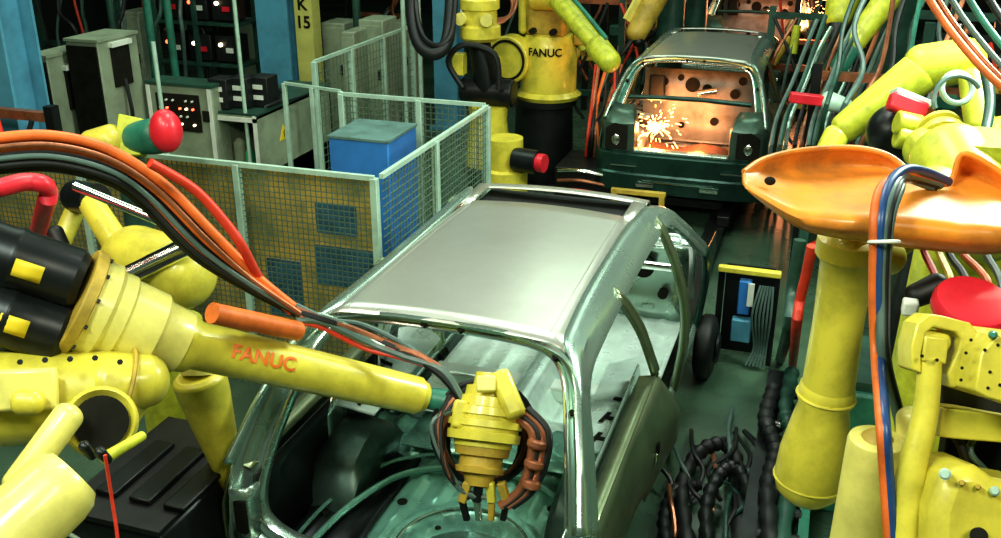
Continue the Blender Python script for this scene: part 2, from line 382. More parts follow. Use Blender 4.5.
    if not full:
        bk = MB().grid([[P(x, 1.30+.1*(z-.6), z) for x in (-.70,-.35,0,.35,.70)] for z in (.6,.85,1.10,1.36,1.56)]).build('seat_bulkhead', 'dullsteel', t, solid=.02)
        for x, z, r in ((-.45,1.40,.05),(-.10,1.38,.09),(.08,1.34,.06),(.42,1.30,.06),(.2,.95,.05),(-.2,.88,.04),(-.25,1.46,.04),(.5,1.46,.05)): MB().cyl(P(x, 1.27+.1*(z-.6), z), P(x, 1.33+.1*(z-.6), z), r, seg=14).build('bulkhead_hole', 'ink', bk)
        MB().cyl(P(-.02, 1.22, 1.30), P(.2, 1.28, 1.34), .045, seg=12).build('bracket', 'chrome', bk)
        MB().box(P(-.52, 1.26, 1.36), (.20, .05, .28)).build('side_cover', 'blackm', bk, bevel=.03)
        MB().grid([[P(x, y, .72+.04*math.sin(x*9)) for x in (-.5,-.3,-.1,.1,.3,.5)] for y in (.25,.6,.95)]).build('boot_floor', 'copper', t, solid=.02)
        for s in (-1, 1):
            co = MB().grid([[P(s*x, y, z) for x, y in ((.52,.10),(.54,-.02),(.72,-.05),(.88,-.01),(.955,.14),(.96,.4))] for z in (.70,.85,1.05,1.18)]+[[P(s*x, y, z) for x, y in ((.55,.14),(.58,.06),(.72,.04),(.85,.08),(.92,.20),(.93,.5))] for z in (1.27,)]+[[P(s*x, y, z) for x, y in ((.60,.22),(.64,.20),(.72,.22),(.80,.25),(.85,.32),(.86,.6))] for z in (1.35,)]).build('corner_panel', 'cornersteel', t, solid=.015)
            MB().prism([(-.13,-.15),(.12,-.15),(.12,.09),(.02,.15),(-.13,.13)] if s > 0 else [(-.12,-.15),(.13,-.15),(.13,.13),(-.02,.15),(-.12,.09)], P(s*.74, -.055, 1.04), (1,0,0), (0,0,1), .02).build('lamp_opening', 'ink', co)
            MB().sphere(P(s*.74, -.06, 1.0), .05, (1,.3,1.3)).build('lamp_socket', 'chrome', co)
        MB().box(P(0, -.03, .885), (1.06, .12, .04)).build('sill_flange', 'steel', t, bevel=.012)
        bp = MB().grid([[P(.955*u, -.13+.10*abs(u)**4-yy, z) for u in [i/10-1 for i in range(21)]] for yy, z in ((-.06,.40),(0,.42),(.02,.62),(0,.64),(0,.84),(-.05,.87))]).build('bumper_panel', 'greensteel', t, solid=.015)
        for sx in (-1, 1):
            MB().box(P(sx*.62, -.152, .73), (.30, .02, .014)).build('panel_slot', 'chrome', bp); MB().box(P(sx*.36, -.165, .52), (.20, .03, .04)).build('panel_slot', 'chrome', bp)
        MB().box(P(0, -.160, .56), (.8, .015, .012)).build('panel_slot', 'chrome', bp)
        MB().tube([P(-.70,.38,1.40), P(0,.38,1.42), P(.70,.38,1.40)], .028, 10).build('cross_bar', 'greensteel', t)
    return t
car1 = car(-1.715, 3.52, 'nearest car body, large bare steel shell with open tailgate and a robot wrist inside', True)
car2 = car(-1.52, 11.02, 'dark green steel car body with orange welding sparks glowing inside, behind the nearest one', False)
car3 = car(-1.40, 18.3, 'farthest car body at the top edge, only its rear and roof edge in view', False)
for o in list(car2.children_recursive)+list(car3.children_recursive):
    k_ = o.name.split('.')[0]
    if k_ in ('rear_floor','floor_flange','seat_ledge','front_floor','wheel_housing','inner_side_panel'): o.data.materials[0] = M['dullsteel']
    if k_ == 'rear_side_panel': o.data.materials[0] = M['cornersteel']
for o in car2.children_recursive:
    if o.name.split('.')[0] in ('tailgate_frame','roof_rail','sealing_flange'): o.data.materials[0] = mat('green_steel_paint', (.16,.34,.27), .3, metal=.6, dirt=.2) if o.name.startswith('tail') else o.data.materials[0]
# skids carrying the bodies
for i, (cx, cy, w) in enumerate(((-1.68, 3.52, 'under the nearest car body'), (-1.52, 11.02, 'under the car body with sparks inside'), (-1.40, 18.3, 'under the farthest car body'))):
    t = thing('transport_skid', 'black steel conveyor skid '+w, 'conveyor skid', (cx, cy, 0), 'conveyor skids under the car bodies')
    for s in (-1, 1):
        MB().box((cx+s*.55, cy+2.4, .19), (.14, 5.2, .12)).build('runner', 'blackm', t, bevel=.01)
        for y in (.6, 2.0, 3.4, 4.5): MB().box((cx+s*.55, cy+y, .33), (.10, .12, .17)).build('support_post', 'blackm', t)
    for y in (.4, 2.4, 4.6): MB().box((cx, cy+y, .19), (1.0, .12, .09)).build('cross_member', 'blackm', t)
mb = MB()
for s in (-1, 1): mb.box((-1.6+s*.55, 12, .065), (.2, 26, .13))
tag(mb.build('conveyor_track', 'blackm'), 'black twin rail conveyor track along the floor under the car bodies', 'conveyor')
# wheels of the carrier on the right of the nearest body
for k, (y, l) in enumerate(((7.5, 'black rubber roller on the floor right of the nearest car body, beside its front'),)):
    t = thing('carrier_wheel', l, 'wheel', (-.72, y, 0))
    MB().lathe((-.80, y, .27), (-.64, y, .27), [(0,.20),(.02,.25),(.05,.27),(.11,.27),(.14,.25),(.16,.20)]).build('tyre', 'black', t)
    MB().lathe((-.63, y, .27), (-.60, y, .27), [(0,.13),(.02,.12),(.03,.04)]).build('hub', 'blackm', t)
# ---------------------------------------------------------------- sparks
def sparks(c, n, R, label, size=1.):
    mb = MB()
    for k in range(n):
        d = V((random.gauss(0, 1), random.gauss(0, .7), random.gauss(.25, .7))).normalized(); q = random.random()**1.5*R
        p = c+d*q; l = random.uniform(.015,.06)*size; mb.bar(p, p+d*l+V((0,0,-l*.4)), .006*size, .006*size)
    mb.sphere(c, .05*size, seg=10, n=6)
    return tag(mb.build('welding_sparks', 'spark'), label, 'sparks', kind='stuff')
sparks(V((-1.95, 11.70, .98)), 170, .40, 'spray of white orange welding sparks inside the second car body', 1.1)
sparks(V((-.62, 20.0, 1.3)), 120, .6, 'orange welding sparks beside the farthest car body', 1.3)
def light(kind, name, loc, e, col, size=.2, tgt=None, sy=None):
    l = bpy.data.lights.new(name, kind); l.energy = e; l.color = col
    if kind == 'AREA':
        l.size = size; l.shape = 'RECTANGLE'; l.size_y = sy or size
    elif kind == 'POINT': l.shadow_soft_size = size
    o = bpy.data.objects.new(name, l); C.objects.link(o); o.location = loc
    if tgt is not None: o.rotation_euler = (V(tgt)-V(loc)).to_track_quat('-Z', 'Y').to_euler()
    return o
light('POINT', 'spark_light', (-1.95, 11.62, 1.05), 48, (1,.34,.10), .12)
light('POINT', 'spark_light_low', (-1.45, 11.9, 1.0), 20, (1,.36,.12), .10)
light('POINT', 'spark_light_far', (-.60, 18.4, 1.5), 190, (1,.35,.15), .2)
# ---------------------------------------------------------------- steel columns
def column(x, y, w, d, label, m='bluecol', name='steel_column'):
    t = thing(name, label, 'column', (x, y, 0), None)
    mb = MB(); tf = .03
    mb.box((x, y-d/2, 4.5), (w, tf, 9)); mb.box((x, y+d/2, 4.5), (w, tf, 9)); mb.box((x+w*.12, y, 4.5), (.04, d, 9)); mb.build('column_shaft', m, t)
    MB().box((x, y, .02), (w+.15, d+.15, .04)).build('base_plate', m, t)
    return t
p = U(8, 70, 9.2); column(p.x, p.y, .42, .40, 'broad blue steel column standing at the left edge of the picture')
p = U(281, 40, 14.5); column(p.x, p.y, .50, .40, 'blue steel column rising behind the open cabinet, beside the pale yellow post')
p = U(449, 60, 15.5); column(p.x, p.y, .38, .3, 'slim blue steel column behind the dark looped hose')
# pale yellow post with writing
p = U(309, 40, 14.6)
t = thing('marker_post', 'pale yellow square post lettered K 15 beside a blue column', 'column', (p.x, p.y, 0))
MB().box((p.x, p.y, 4.5), (.29, .25, 9)).build('post_body', 'kcol', t, bevel=.01)
for s_, py in (('K', 5), ('15', 23)):
    q = Yp(307.5, py, p.y-.135); text(s_, .24, 'ink', t, plane_fn((p.x, p.y-.135, q.z), (1, 0, 0), (0, 0, 1)))
# ---------------------------------------------------------------- safety fence
def wires(mb, p0, p1, z0, z1, sp=.045, r=.0032):
    p0, p1 = V(p0), V(p1); L = (p1-p0).length; d = (p1-p0)/L; n = int(L/sp)
    for k in range(1, n): q = p0+d*(k*sp); mb.bar((q.x, q.y, z0), (q.x, q.y, z1), r*2, r*2)
    for k in range(1, int((z1-z0)/sp)): z = z0+k*sp; mb.bar((p0.x, p0.y, z), (p1.x, p1.y, z), r*2, r*2)
def fence(p0, p1, posts, label, h=1.8, r=.028, mid=False, sp=.045):
    p0, p1 = V((*p0, 0)), V((*p1, 0)); t = thing('safety_fence', label, 'fence', p0)
    d = (p1-p0); L = d.length; d = d/L
    for s in posts:
        q = p0+d*(L*s); MB().box((q.x, q.y, h/2), (r*2, r*2, h)).build('post', 'fence', t, bevel=.005)
    MB().bar(p0+V((0,0,h)), p1+V((0,0,h)), r*1.3, r*1.3).build('top_rail', 'fence', t)
    MB().bar(p0+V((0,0,.12)), p1+V((0,0,.12)), r*1.1, r*1.1).build('bottom_rail', 'fence', t)
    if mid: MB().bar(p0+V((0,0,h*.5)), p1+V((0,0,h*.5)), r, r).build('middle_rail', 'fence', t)
    mb = MB(); wires(mb, p0, p1, .12, h, sp); mb.build('wire_mesh', 'wire', t)
    return t
fence((-7.2, 6.40), (-3.11, 6.40), (0, .35, .715, 1), 'pale green mesh fence run facing the camera across the left of the car')
fence((-3.08, 6.46), (-3.06, 8.80), (.45, 1), 'pale green mesh fence run receding beside the blue box', sp=.06)
fence((-4.62, 8.86), (-3.10, 8.86), (0, .55, 1), 'pale green mesh fence run behind the blue box', sp=.06)
a = Zp(284, 83, 1.8); b = Zp(340, 91, 1.8); fence((a.x, a.y), (b.x, b.y), (0, .5, 1), 'short open rail fence right of the shelf cabinet with the cable coil', r=.022, sp=.7)
a = Zp(314, 62, 1.8); b = Zp(412, 26, 1.8); fence((a.x, a.y), (b.x, b.y), (0, .33, .66, 1), 'distant mesh fence in front of the grey green panels', r=.03, sp=.09)
# boards behind the mesh
t = thing('screen_board', 'ochre brown screen board mounted behind the front mesh fence', 'board', (-5.2, 6.52, 0))
MB().box((-5.2, 6.52, .95), (4.0, .02, 1.62)).build('board_sheet', 'ochreboard', t)
for x, z, w, h in ((-3.45,1.0,.5,.34),(-4.0,.75,.3,.5),(-3.5,1.40,.35,.25)): MB().box((x, 6.505, z), (w, .01, h)).build('blue_patch', 'navy', t)
# blue box
a = Zp(327, 137, 1.66); b = Zp(386, 141, 1.66)
t = thing('blue_steel_box', 'plain bright blue steel box standing inside the mesh fence', 'box', ((a.x+b.x)/2, a.y+.55, 0))
cx = (a.x+b.x)/2; w = b.x-a.x+.03
MB().box((cx, a.y+.37, .83), (w, .64, 1.62)).build('box_shell', 'blue', t, bevel=.012)
MB().box((cx, a.y+.37, 1.65), (w+.02, .66, .03)).build('box_lid', 'lid', t, bevel=.005)
# ---------------------------------------------------------------- cabinets
def cabinet(name, label, pl, pr_, h, depth, m='greygreen', front=None):
    a = Zp(*pl, h); b = Zp(*pr_, h); y = (a.y+b.y)/2; t = thing(name, label, 'cabinet', ((a.x+b.x)/2, y+depth/2, 0))
    w = b.x-a.x; cx = (a.x+b.x)/2
    return t, cx, y, w
# console with buttons
t, cx, y, w = cabinet('control_console', 'pale console with a black button panel, left of the open shelf cabinet', (144, 84), (212, 88), 1.6, .8)
MB().box((cx, y+.16, .8), (w, .3, 1.6)).build('console_shell', 'greygreen', t, bevel=.015)
MB().box((cx, y+.16, 1.615), (w+.03, .34, .03)).build('console_top', 'darkgreen', t)
pn = MB().box((cx-.02, y-.01, 1.30), (w*.66, .02, .42)).build('button_panel', 'ink', t)
for i in range(6):
    for j in range(4):
        if (i*3+j) % 4 != 0: MB().cyl((cx-.24+i*.085, y-.02, 1.17+j*.09), (cx-.24+i*.085, y-.045, 1.17+j*.09), .012, seg=10).build('button', ['lampred','white','lampwhite','white'][(i*2+j) % 4], pn)
MB().box((cx+w*.40, y-.01, 1.28), (.09, .02, .12)).build('switch_plate', 'ink', t)
for s in (-1, 1): MB().box((cx+s*w*.47, y-.008, .8), (w*.05, .02, 1.58)).build('edge_strip', 'white', t)
# open shelf cabinet
t, cx, y, w = cabinet('shelf_cabinet', 'low open fronted cabinet with a green bottle inside and a yellow warning triangle', (213, 113), (257, 116), 1.3, 1.3)
D = 1.75
mb = MB(); mb.box((cx, y+D-.01, .65), (w, .02, 1.3)); mb.box((cx-w/2+.02, y+D/2, .65), (.04, D, 1.3)); mb.box((cx+w/2-.02, y+D/2, .65), (.04, D, 1.3)); mb.box((cx, y+D/2, .3), (w, D, .6)); mb.box((cx, y+D/2, 1.28), (w, D, .04)); mb.build('cabinet_shell', 'greygreen', t)
MB().box((cx, y+D/2, 1.31), (w+.04, D+.02, .025)).build('cabinet_top', 'darkgreen', t)
mb = MB(); mb.box((cx, y-.01, 1.25), (w, .03, .05)); mb.box((cx-w/2+.02, y-.01, .65), (.04,.03,1.3)); mb.box((cx+w/2-.02, y-.01, .65), (.04,.03,1.3)); mb.build('face_frame', 'white', t)
q = (cx+w/2+.004, y+.55, .98)
sg = MB().prism([(-.10,-.08),(.10,-.08),(0,.10)], q, (0,1,0), (0,0,1), .006).build('warning_triangle', 'yellowsign', t)
MB().prism([(-.012,-.05),(.018,-.01),(.0,-.01),(.02,.05),(-.018,.005),(.0,.005)], (q[0]+.005, q[1], q[2]-.01), (0,1,0), (0,0,1), .004).build('lightning_mark', 'ink', sg)
bt = MB().lathe((cx+.05, y+.15, .60), (cx+.05, y+.15, 1.1), [(0,.05),(.02,.055),(.22,.055),(.28,.025),(.34,.022),(.35,.0)]).build('bottle', 'glassgreen'); tag(bt, 'green bottle standing inside the low open cabinet', 'bottle')
bt = MB().lathe((cx-.14, y+.25, .60), (cx-.14, y+.25, 1.1), [(0,.07),(.02,.075),(.30,.075),(.34,.04),(.36,.0)]).build('canister', 'greygreen'); tag(bt, 'grey canister beside the green bottle inside the low cabinet', 'canister')
mb = MB()
for k in range(5): mb.ring((cx+.02*k, y+.55+.03*k, 1.345+.022*k), (random.uniform(-.1,.1), .1, 1), .20-.012*k, .014, 26, 6)
mb.tube([(cx+.2, y+.6, 1.38), (cx+.35, y+.4, 1.40), (cx+.28, y+.2, 1.36), (cx+.42, y+.9, 1.36)], .014)
tag(mb.build('cable_coil', 'black'), 'coil of black cable lying on top of the low open cabinet', 'cable')
# rack modules on the back of the low cabinet
for i in range(3):
    q = Zp(224+i*20, 92-i, 1.5)
    tt = thing('rack_module', ['small black module with white sockets, left of three on the cabinet top','small black module with white sockets, middle of three on the cabinet top','small black module with white sockets, right of three by the blue column'][i], 'electronic module', (q.x, q.y, 1.32), 'modules on the cabinet top')
    MB().box((q.x, q.y, 1.50), (.24, .25, .34)).build('module_case', 'black', tt, bevel=.01)
    for dz in (-.06, .06): MB().box((q.x, q.y-.13, 1.50+dz), (.12, .02, .05)).build('socket', 'white', tt)
# tall cabinets far left
def tallcab(label, pl, pr_, h, depth, screenz, sw):
    t, cx, y, w = cabinet('electrical_cabinet', label, pl, pr_, h, depth)
    MB().box((cx, y+depth/2, h/2), (w, depth, h)).build('cabinet_shell', 'greygreen', t, bevel=.015)
    MB().box((cx, y-.012, h/2), (w*.94, .02, h*.96)).build('cabinet_door', 'ink', t)
    MB().box((cx+w/2+.012, y+depth*.5, screenz), (.03, depth*.45, .45)).build('instrument_window', 'ink', t, bevel=.01)
    MB().box((cx+w/2+.03, y+depth*.5, screenz+.24), (.06, depth*.5, .05)).build('window_hood', 'white', t)
    MB().box((cx, y+depth/2, h+.015), (w+.03, depth+.03, .03)).build('cabinet_top', 'greygreen', t)
    MB().tube([(cx+w/2+.03, y+depth*.5, screenz-.15), (cx+w/2+.09, y+depth*.45, screenz-.5), (cx+w/2+.04, y+depth*.5, screenz-.75), (cx+w/2+.08, y+depth*.55, .6), (cx+w/2+.03, y+depth*.5, .3)], .022).build('power_cable', 'black', t)
    return t
tallcab('tall dark fronted electrical cabinet with an instrument window in its pale side', (65, 41), (97, 43), 2.15, .66, 1.86, 1)
tallcab('shorter electrical cabinet beside the broad blue column', (28, 57), (45, 59), 2.0, .8, 1.62, 1)
# grey green panels in the distance
for i, (px, py, pw, d_, l) in enumerate(((370, 20, 27, 13.9, 'grey green machine cabinet behind the distant mesh fence, nearest to the blue box'), (332, 23, 26, 14.8, 'grey green machine cabinet beside the pale yellow post'), (347, 32, 14, 13.6, 'narrow grey green cabinet between two wider ones behind the distant fence'), (400, 22, 22, 16.0, 'grey machine cabinet behind the looped black hose'), (228, 22, 26, 15.5, 'grey machine cabinet left of the middle blue column'), (128, 12, 22, 15.5, 'grey machine cabinet behind the tall electrical cabinet'))):
    q = U(px, py, d_); hh = q.z; t = thing('machine_cabinet', l, 'cabinet', (q.x, q.y, 0), 'machine cabinets in the distance'); w = pw/1000*d_
    MB().box((q.x, q.y+.25, hh/2), (w, .5, hh)).build('cabinet_shell', 'greygreen', t, bevel=.02)
    MB().box((q.x, q.y-.01, hh/2), (w*.86, .02, hh*.92)).build('cabinet_door', 'greygreen', t, bevel=.005)
    MB().box((q.x+w*.34, q.y-.04, hh*.6), (.03, .04, .14)).build('door_handle', 'black', t)
# rack with lamps
a = U(160, 60, 15.2); t = thing('lamp_rack', 'dark open steel rack with red and white indicator lamps, behind the console', 'rack', (a.x+.8, a.y, 0)); X0 = a.x; Y0 = a.y
for x in (0, .7, 1.4):
    for yy in (0, .5): MB().box((X0+x, Y0+yy, 1.7), (.06, .06, 3.4)).build('upright', 'darkgreen', t)
for z in (.5, 1.1, 1.7, 2.3, 2.9): MB().box((X0+.7, Y0+.25, z), (1.5, .55, .04)).build('shelf', 'darkgreen', t)
for i in range(3):
    for j, z in enumerate((1.4, 2.0, 2.6)):
        mod = MB().box((X0+.24+i*.46, Y0+.2, z-.06), (.38, .3, .38)).build('equipment_box', 'black', t, bevel=.01)
        MB().cyl((X0+.16+i*.46, Y0+.04, z), (X0+.16+i*.46, Y0+.01, z), .028, seg=10).build('indicator_lamp', 'lampwhite' if (i*2+j) % 3 else 'lampred', mod)
        MB().box((X0+.30+i*.46, Y0+.04, z-.08), (.12, .02, .07)).build('name_plate', 'red' if (i+j) % 2 else 'white', mod)
# thin floor to ceiling poles on the left
for i, (px, py, d, r, m, l) in enumerate(((158, 80, 9.8, .022, 'fence', 'thin pale green pole standing in front of the button console'), (240, 60, 11.0, .022, 'fence', 'thin pale green pole rising behind the low open cabinet'), (150, 30, 12.5, .05, 'green', 'thick dark green pipe rising behind the console, left one'), (170, 30, 12.8, .05, 'green', 'thick dark green pipe rising behind the console, right one'), (357, 20, 14.6, .06, 'darkgreen', 'dark pipe between the yellow post and the grey panels'), (112, 20, 13.5, .05, 'darkgreen', 'dark pipe behind the tall electrical cabinet'), (420, 60, 13.8, .03, 'fence', 'pale thin pole beside the slim blue column'), (405, 70, 13.2, .03, 'fence', 'pale thin pole left of the looped hose'))):
    q = U(px, py, d); top = 6.5 if i != 0 else Yp(155, 42, q.y).z
    tag(MB().cyl((q.x, q.y, 0), (q.x, q.y, top), r, seg=12).build('steel_pole', m), l, 'pole')
# overhead looped hose
mb = MB(); 
P_ = [U(413, -40, 11.5), U(412, 10, 11.5), U(418, 42, 11.4), U(432, 54, 11.3), U(446, 44, 11.3), U(451, 10, 11.4), U(452, -40, 11.5)]
mb.tube(P_, .075, 10)
for k in range(3): mb.tube([p+V((.05*(k-1), 0, .05*k)) for p in P_], .03, 6)
tag(mb.build('looped_hose', 'black'), 'thick black hose hanging in a loop in front of the slim blue column', 'hose')
mb = MB()
for k in range(4): mb.ring(U(493, 4, 12.0)+V((.02*k, .04*k, 0)), FW+V((.2*k-.3,0,0)), .24-.015*k, .018, 24, 6)
tag(mb.build('hose_coil', 'copper'), 'coil of brown hose hanging above the upright yellow robot head', 'hose')
q = U(466, 16, 12.3); tag(MB().box(q, (.13, .08, .26)).build('sign_plate', 'white', bevel=.01), 'small pale plate hung left of the brown hose coil', 'plate')
# ---------------------------------------------------------------- robots
def base_stand(t, x, y, z1, r=.4, name='pedestal'):
    mb = MB(); mb.lathe((x, y, 0), (x, y, z1), [(0, r*1.25), (.06, r*1.25), (.06, r), (z1-.08, r*.92), (z1-.08, r*1.05), (z1, r*1.05)], 28)
    return mb.build(name, 'blackm', t)
def bolts(mb, c, axis, R, n, r=.012):
    a, b = frame_of(V(axis)); ax = V(axis).normalized()
    for k in range(n):
        q = 2*PI*k/n; p = V(c)+(a*math.cos(q)+b*math.sin(q))*R; mb.cyl(p, p+ax*.012, r, seg=6)
# --- robot in the middle distance (turret, arm reaching right)
bx, by = Yp(548, 100, 12.3).x, 12.3
t = thing('welding_robot', 'yellow robot with round turret on a black pedestal, left of the car with sparks', 'robot', (bx, by, 0))
base_stand(t, bx-.05, by, 1.12, .40)
tq = Yp(545, 90, by)
tu = MB().lathe((bx, by, 1.12), (bx, by, 2.2), [(0,.40),(.05,.43),(.10,.36),(.55,.36),(.72,.34),(.80,.30),(.82,.2)], 32).build('turret', 'yellow', t)
MB().cyl((bx-.42, by-.10, 1.62), (bx-.46, by-.34, 1.62), .30, seg=28).build('side_gear_cover', 'yellow', t, bevel=.02)
MB().ring((bx-.455, by-.34, 1.62), V((.04,.24,0)), .24, .018).build('gear_rim', 'ink', t)
MB().box((bx-.60, by-.30, 1.30), (.13, .13, .75)).build('cable_guard', 'yellow', t, bevel=.03)
text('FANUC', .135, 'ink', t, lambda x, y: V((bx+.37*math.sin(x/.37+.12), by-.37*math.cos(x/.37+.12), 1.74+y)))
MB().box((bx+.0, by, 2.28), (.50, .42, .75)).build('shoulder_block', 'ochre', t, bevel=.05)
MB().box((bx-.30, by-.02, 2.35), (.12, .36, .85)).build('shoulder_cheek', 'yellow', t, bevel=.05)
for s in (-1, 1): MB().cyl((bx+s*.13, by-.24, 1.99), (bx+s*.13, by-.345, 1.99), .04, seg=12).build('shoulder_hole', 'ink', t)
e0 = Yp(552, -8, by-.2); e1 = U(610, 62, 11.3)
MB().cap((bx, by-.05, 2.5), e0, .22, .19).build('lower_arm', 'yellow', t)
MB().cyl(e0+V((-.25,0,0)), e0+V((.25,0,0)), .22).build('elbow_drum', 'yellow', t, bevel=.02)
MB().cap(e0, e0.lerp(e1, .86), .13, .10).build('forearm', 'yellow_green', t)
MB().cap(e0.lerp(e1, .80), e1, .14, .13).build('wrist', 'yellow_green', t)
MB().tube([e0+V((0,-.1,.2)), e0.lerp(e1,.4)+V((.05,-.15,.22)), e0.lerp(e1,.9)+V((.05,-.12,.2))], .025).build('arm_cable', 'green', t)
MB().box((bx+.42, by, 1.90), (.16, .2, .18)).build('junction_box', 'ochre', t, bevel=.02)
# --- upright robot head left of it
q = U(480, 45, 11.6); fx, fy = q.x, q.y
t = thing('welding_robot', 'upright yellow robot with a drum head and black joints behind the fence corner', 'robot', (fx, fy, 0))
base_stand(t, fx+.1, fy, .55, .3)
MB().lathe((fx+.1, fy, .55), (fx+.1, fy, 1.3), [(0,.28),(.3,.25),(.55,.22),(.72,.24)]).build('column_body', 'yellow', t)
MB().cyl((fx-.22, fy, 1.42), (fx+.42, fy, 1.42), .16).build('lower_joint', 'blackm', t, bevel=.02)
MB().cap((fx+.1, fy, 1.45), (fx, fy, 1.95), .16, .13).build('lower_arm', 'blackm', t)
mb = MB().tube([(fx-.15,fy-.2,1.5),(fx-.3,fy-.25,1.8),(fx-.1,fy-.25,2.0),(fx+.25,fy-.2,1.9),(fx+.3,fy-.2,1.5)], .035).build('hose', 'black', t)
MB().lathe((fx, fy, 2.02), (fx, fy, 2.6), [(0,.20),(.04,.24),(.16,.24),(.18,.20),(.34,.20),(.36,.23),(.46,.23),(.54,.15)]).build('drum_head', 'yellow', t)
for s in (-1, 1): MB().cyl((fx+s*.15, fy-.16, 2.28), (fx+s*.16, fy-.24, 2.28), .07, seg=16).build('motor_cap', 'cream', t)
MB().box((fx-.22, fy-.1, 1.75), (.14, .14, .25)).build('sensor_box', 'yellow', t, bevel=.01)
# --- yellow base behind fence corner with red button
q = U(505, 160, 11.0)
t = thing('actuator_unit', 'yellow upright actuator with a black motor and red end cap by the fence corner', 'machine', (q.x, q.y, 0))
MB().lathe((q.x, q.y, 0), (q.x, q.y, 1.6), [(0,.22),(.5,.20),(.52,.25),(.8,.25),(.82,.20),(1.15,.2)]).build('housing', 'yellow', t)
MB().cyl((q.x+.15, q.y-.1, .95), (q.x+.42, q.y-.15, .95), .13).build('motor', 'blackm', t)
MB().cyl((q.x+.42, q.y-.15, .95), (q.x+.50, q.y-.165, .95), .10).build('end_cap', 'red', t)
# --- yellow arms hanging at top centre
for i, (pa, pb, d, r, m, l) in enumerate((((668, -25), (636, 34), 13.5, .17, 'ochre', 'ochre robot arm slanting down from the top edge above the car with sparks'), ((693, -20), (668, 14), 15.0, .12, 'yellow', 'short yellow robot arm at the top edge right of the ochre arm'))):
    a, b = U(*pa, d), U(*pb, d); t = thing('robot_arm', l, 'robot', (a.x, a.y+.5, 0))
    MB().cap(a, b, r, r*.85).build('forearm', m, t)
    MB().bar(a+V((-r*.8,0,r)), b+V((-r*.8,0,r)), .05, .12).build('cable_duct', 'cream', t)
    MB().cap(b, b+V((.05,-.05,-.10)), r*.45).build('wrist', 'blackm', t)
    MB().tube([b, b+V((-.2,-.1,-.3)), b+V((-.5,.1,-.5))], .03).build('tool_cable', 'black', t)
    MB().cyl((a.x, a.y+.5, 0), (a.x, a.y+.5, a.z), .22, .18).build('support_column', 'darkgreen', t)
    MB().bar((a.x, a.y+.5, a.z), a, .2, .2).build('shoulder', m, t)
# --- rear left robot behind the cables
def Lp(x, y, d): return U(x, y, d)
ax_ = Lp(160, 268, 5.8)
t = thing('welding_robot', 'yellow robot with crossed arms and polished cylinder standing behind the cable arch at left', 'robot', (ax_.x, ax_.y, 0))
MB().lathe((ax_.x, ax_.y, 0), (ax_.x, ax_.y, ax_.z-.2), [(0,.30),(.06,.30),(.06,.22),(ax_.z-.35,.2)]).build('pedestal', 'yellow_green', t)
MB().cap(Lp(135, 262, 5.9), Lp(185, 275, 5.7), .22, .20).build('shoulder_housing', 'yellow', t)
MB().cap(Lp(92, 205, 6.0), Lp(128, 262, 5.8), .075, .085).build('front_arm', 'yellow', t)
MB().cap(Lp(84, 190, 6.3), Lp(62, 240, 6.2), .06, .06).build('rear_arm', 'yellow', t)
MB().cyl(Lp(76, 196, 6.2), Lp(96, 200, 6.0), .10).build('elbow_joint', 'blackm', t)
MB().cyl(Lp(122, 278, 5.5), Lp(188, 246, 5.5), .055).build('gas_cylinder', 'chrome', t, bevel=.01)
MB().cyl(Lp(112, 283, 5.5), Lp(126, 276, 5.5), .07).build('cylinder_collar', 'green', t)
MB().cyl(Lp(75, 186, 5.4), Lp(205, 240, 5.2), .025).build('polished_rod', 'chrome', t)
MB().cap(Lp(55, 232, 6.0), Lp(63, 250, 6.0), .05).build('arm_foot', 'black', t)
# --- wrist with red cap
q = Lp(118, 140, 7.2)
t = thing('robot_arm', 'small yellow robot wrist ending in a red ball cap in front of the console', 'robot', (q.x, q.y, 0))
MB().cyl((q.x, q.y+.1, 0), (q.x, q.y+.1, q.z), .12, .10).build('post', 'darkgreen', t)
MB().cap(Lp(92, 145, 7.2), Lp(112, 142, 7.2), .11, .13).build('housing', 'yellow', t)
MB().prism([(-.10,-.14),(.10,-.14),(.12,.12),(-.06,.16)], Lp(130, 137, 7.2), RT, UP, .14).build('side_plate', 'yellow_green', t, bevel=.01)
MB().cap(Lp(138, 138, 7.2), Lp(156, 136, 7.1), .12, .13).build('motor', 'green', t)
MB().sphere(Lp(166, 131, 7.0), .115, (1,1,1.35)).build('ball_cap', 'red', t)
# --- big near left robot
t = thing('welding_robot', 'largest yellow robot in the left foreground, forearm lettered FANUC reaching into the nearest car', 'robot', (V(Lp(-60, 600, 3.0)).x, V(Lp(-60, 600, 3.0)).y, 0))
f0, f1 = Lp(178, 341, 4.35), Lp(424, 397, 4.95)
fd = (f1-f0).normalized(); L_ = (f1-f0).length
fa = MB().lathe(f0, f1, [(0,.135),(.05,.128),(.08,.108),(L_*.4,.103),(L_*.97,.093),(L_*.97,.085),(L_,.075)], 32).build('forearm', 'yellow', t)
toc = (CAM-(f0+f1)/2); n1 = (toc-fd*toc.dot(fd)).normalized(); n2 = n1.cross(fd).normalized()
if n2.z < 0: n2 = -n2
def onarm(c, sz, body, m, tilt=.0, R_=.1105):
    text(body, sz, m, fa, lambda x, y: f0+fd*(c+x)+(n1*math.cos(y/R_+tilt)+n2*math.sin(y/R_+tilt))*R_)
onarm(.36, .09, 'FANUC', 'redink', .08)
hd = Lp(86, 305, 4.16); ax1 = (f0-hd).normalized()
MB().lathe(hd, f0, [(0,.205),(.07,.21),(.09,.19),((f0-hd).length*.35,.19),((f0-hd).length*.38,.178),((f0-hd).length*.72,.172),((f0-hd).length*.78,.15),((f0-hd).length+.02,.138)], 32).build('gear_housing', 'cream', t)
fl = MB().lathe(hd-ax1*.05, hd, [(0,.225),(.008,.232),(.045,.232),(.05,.225)], 36).build('flange_plate', 'ochre', t)
_a, _b = frame_of(ax1)
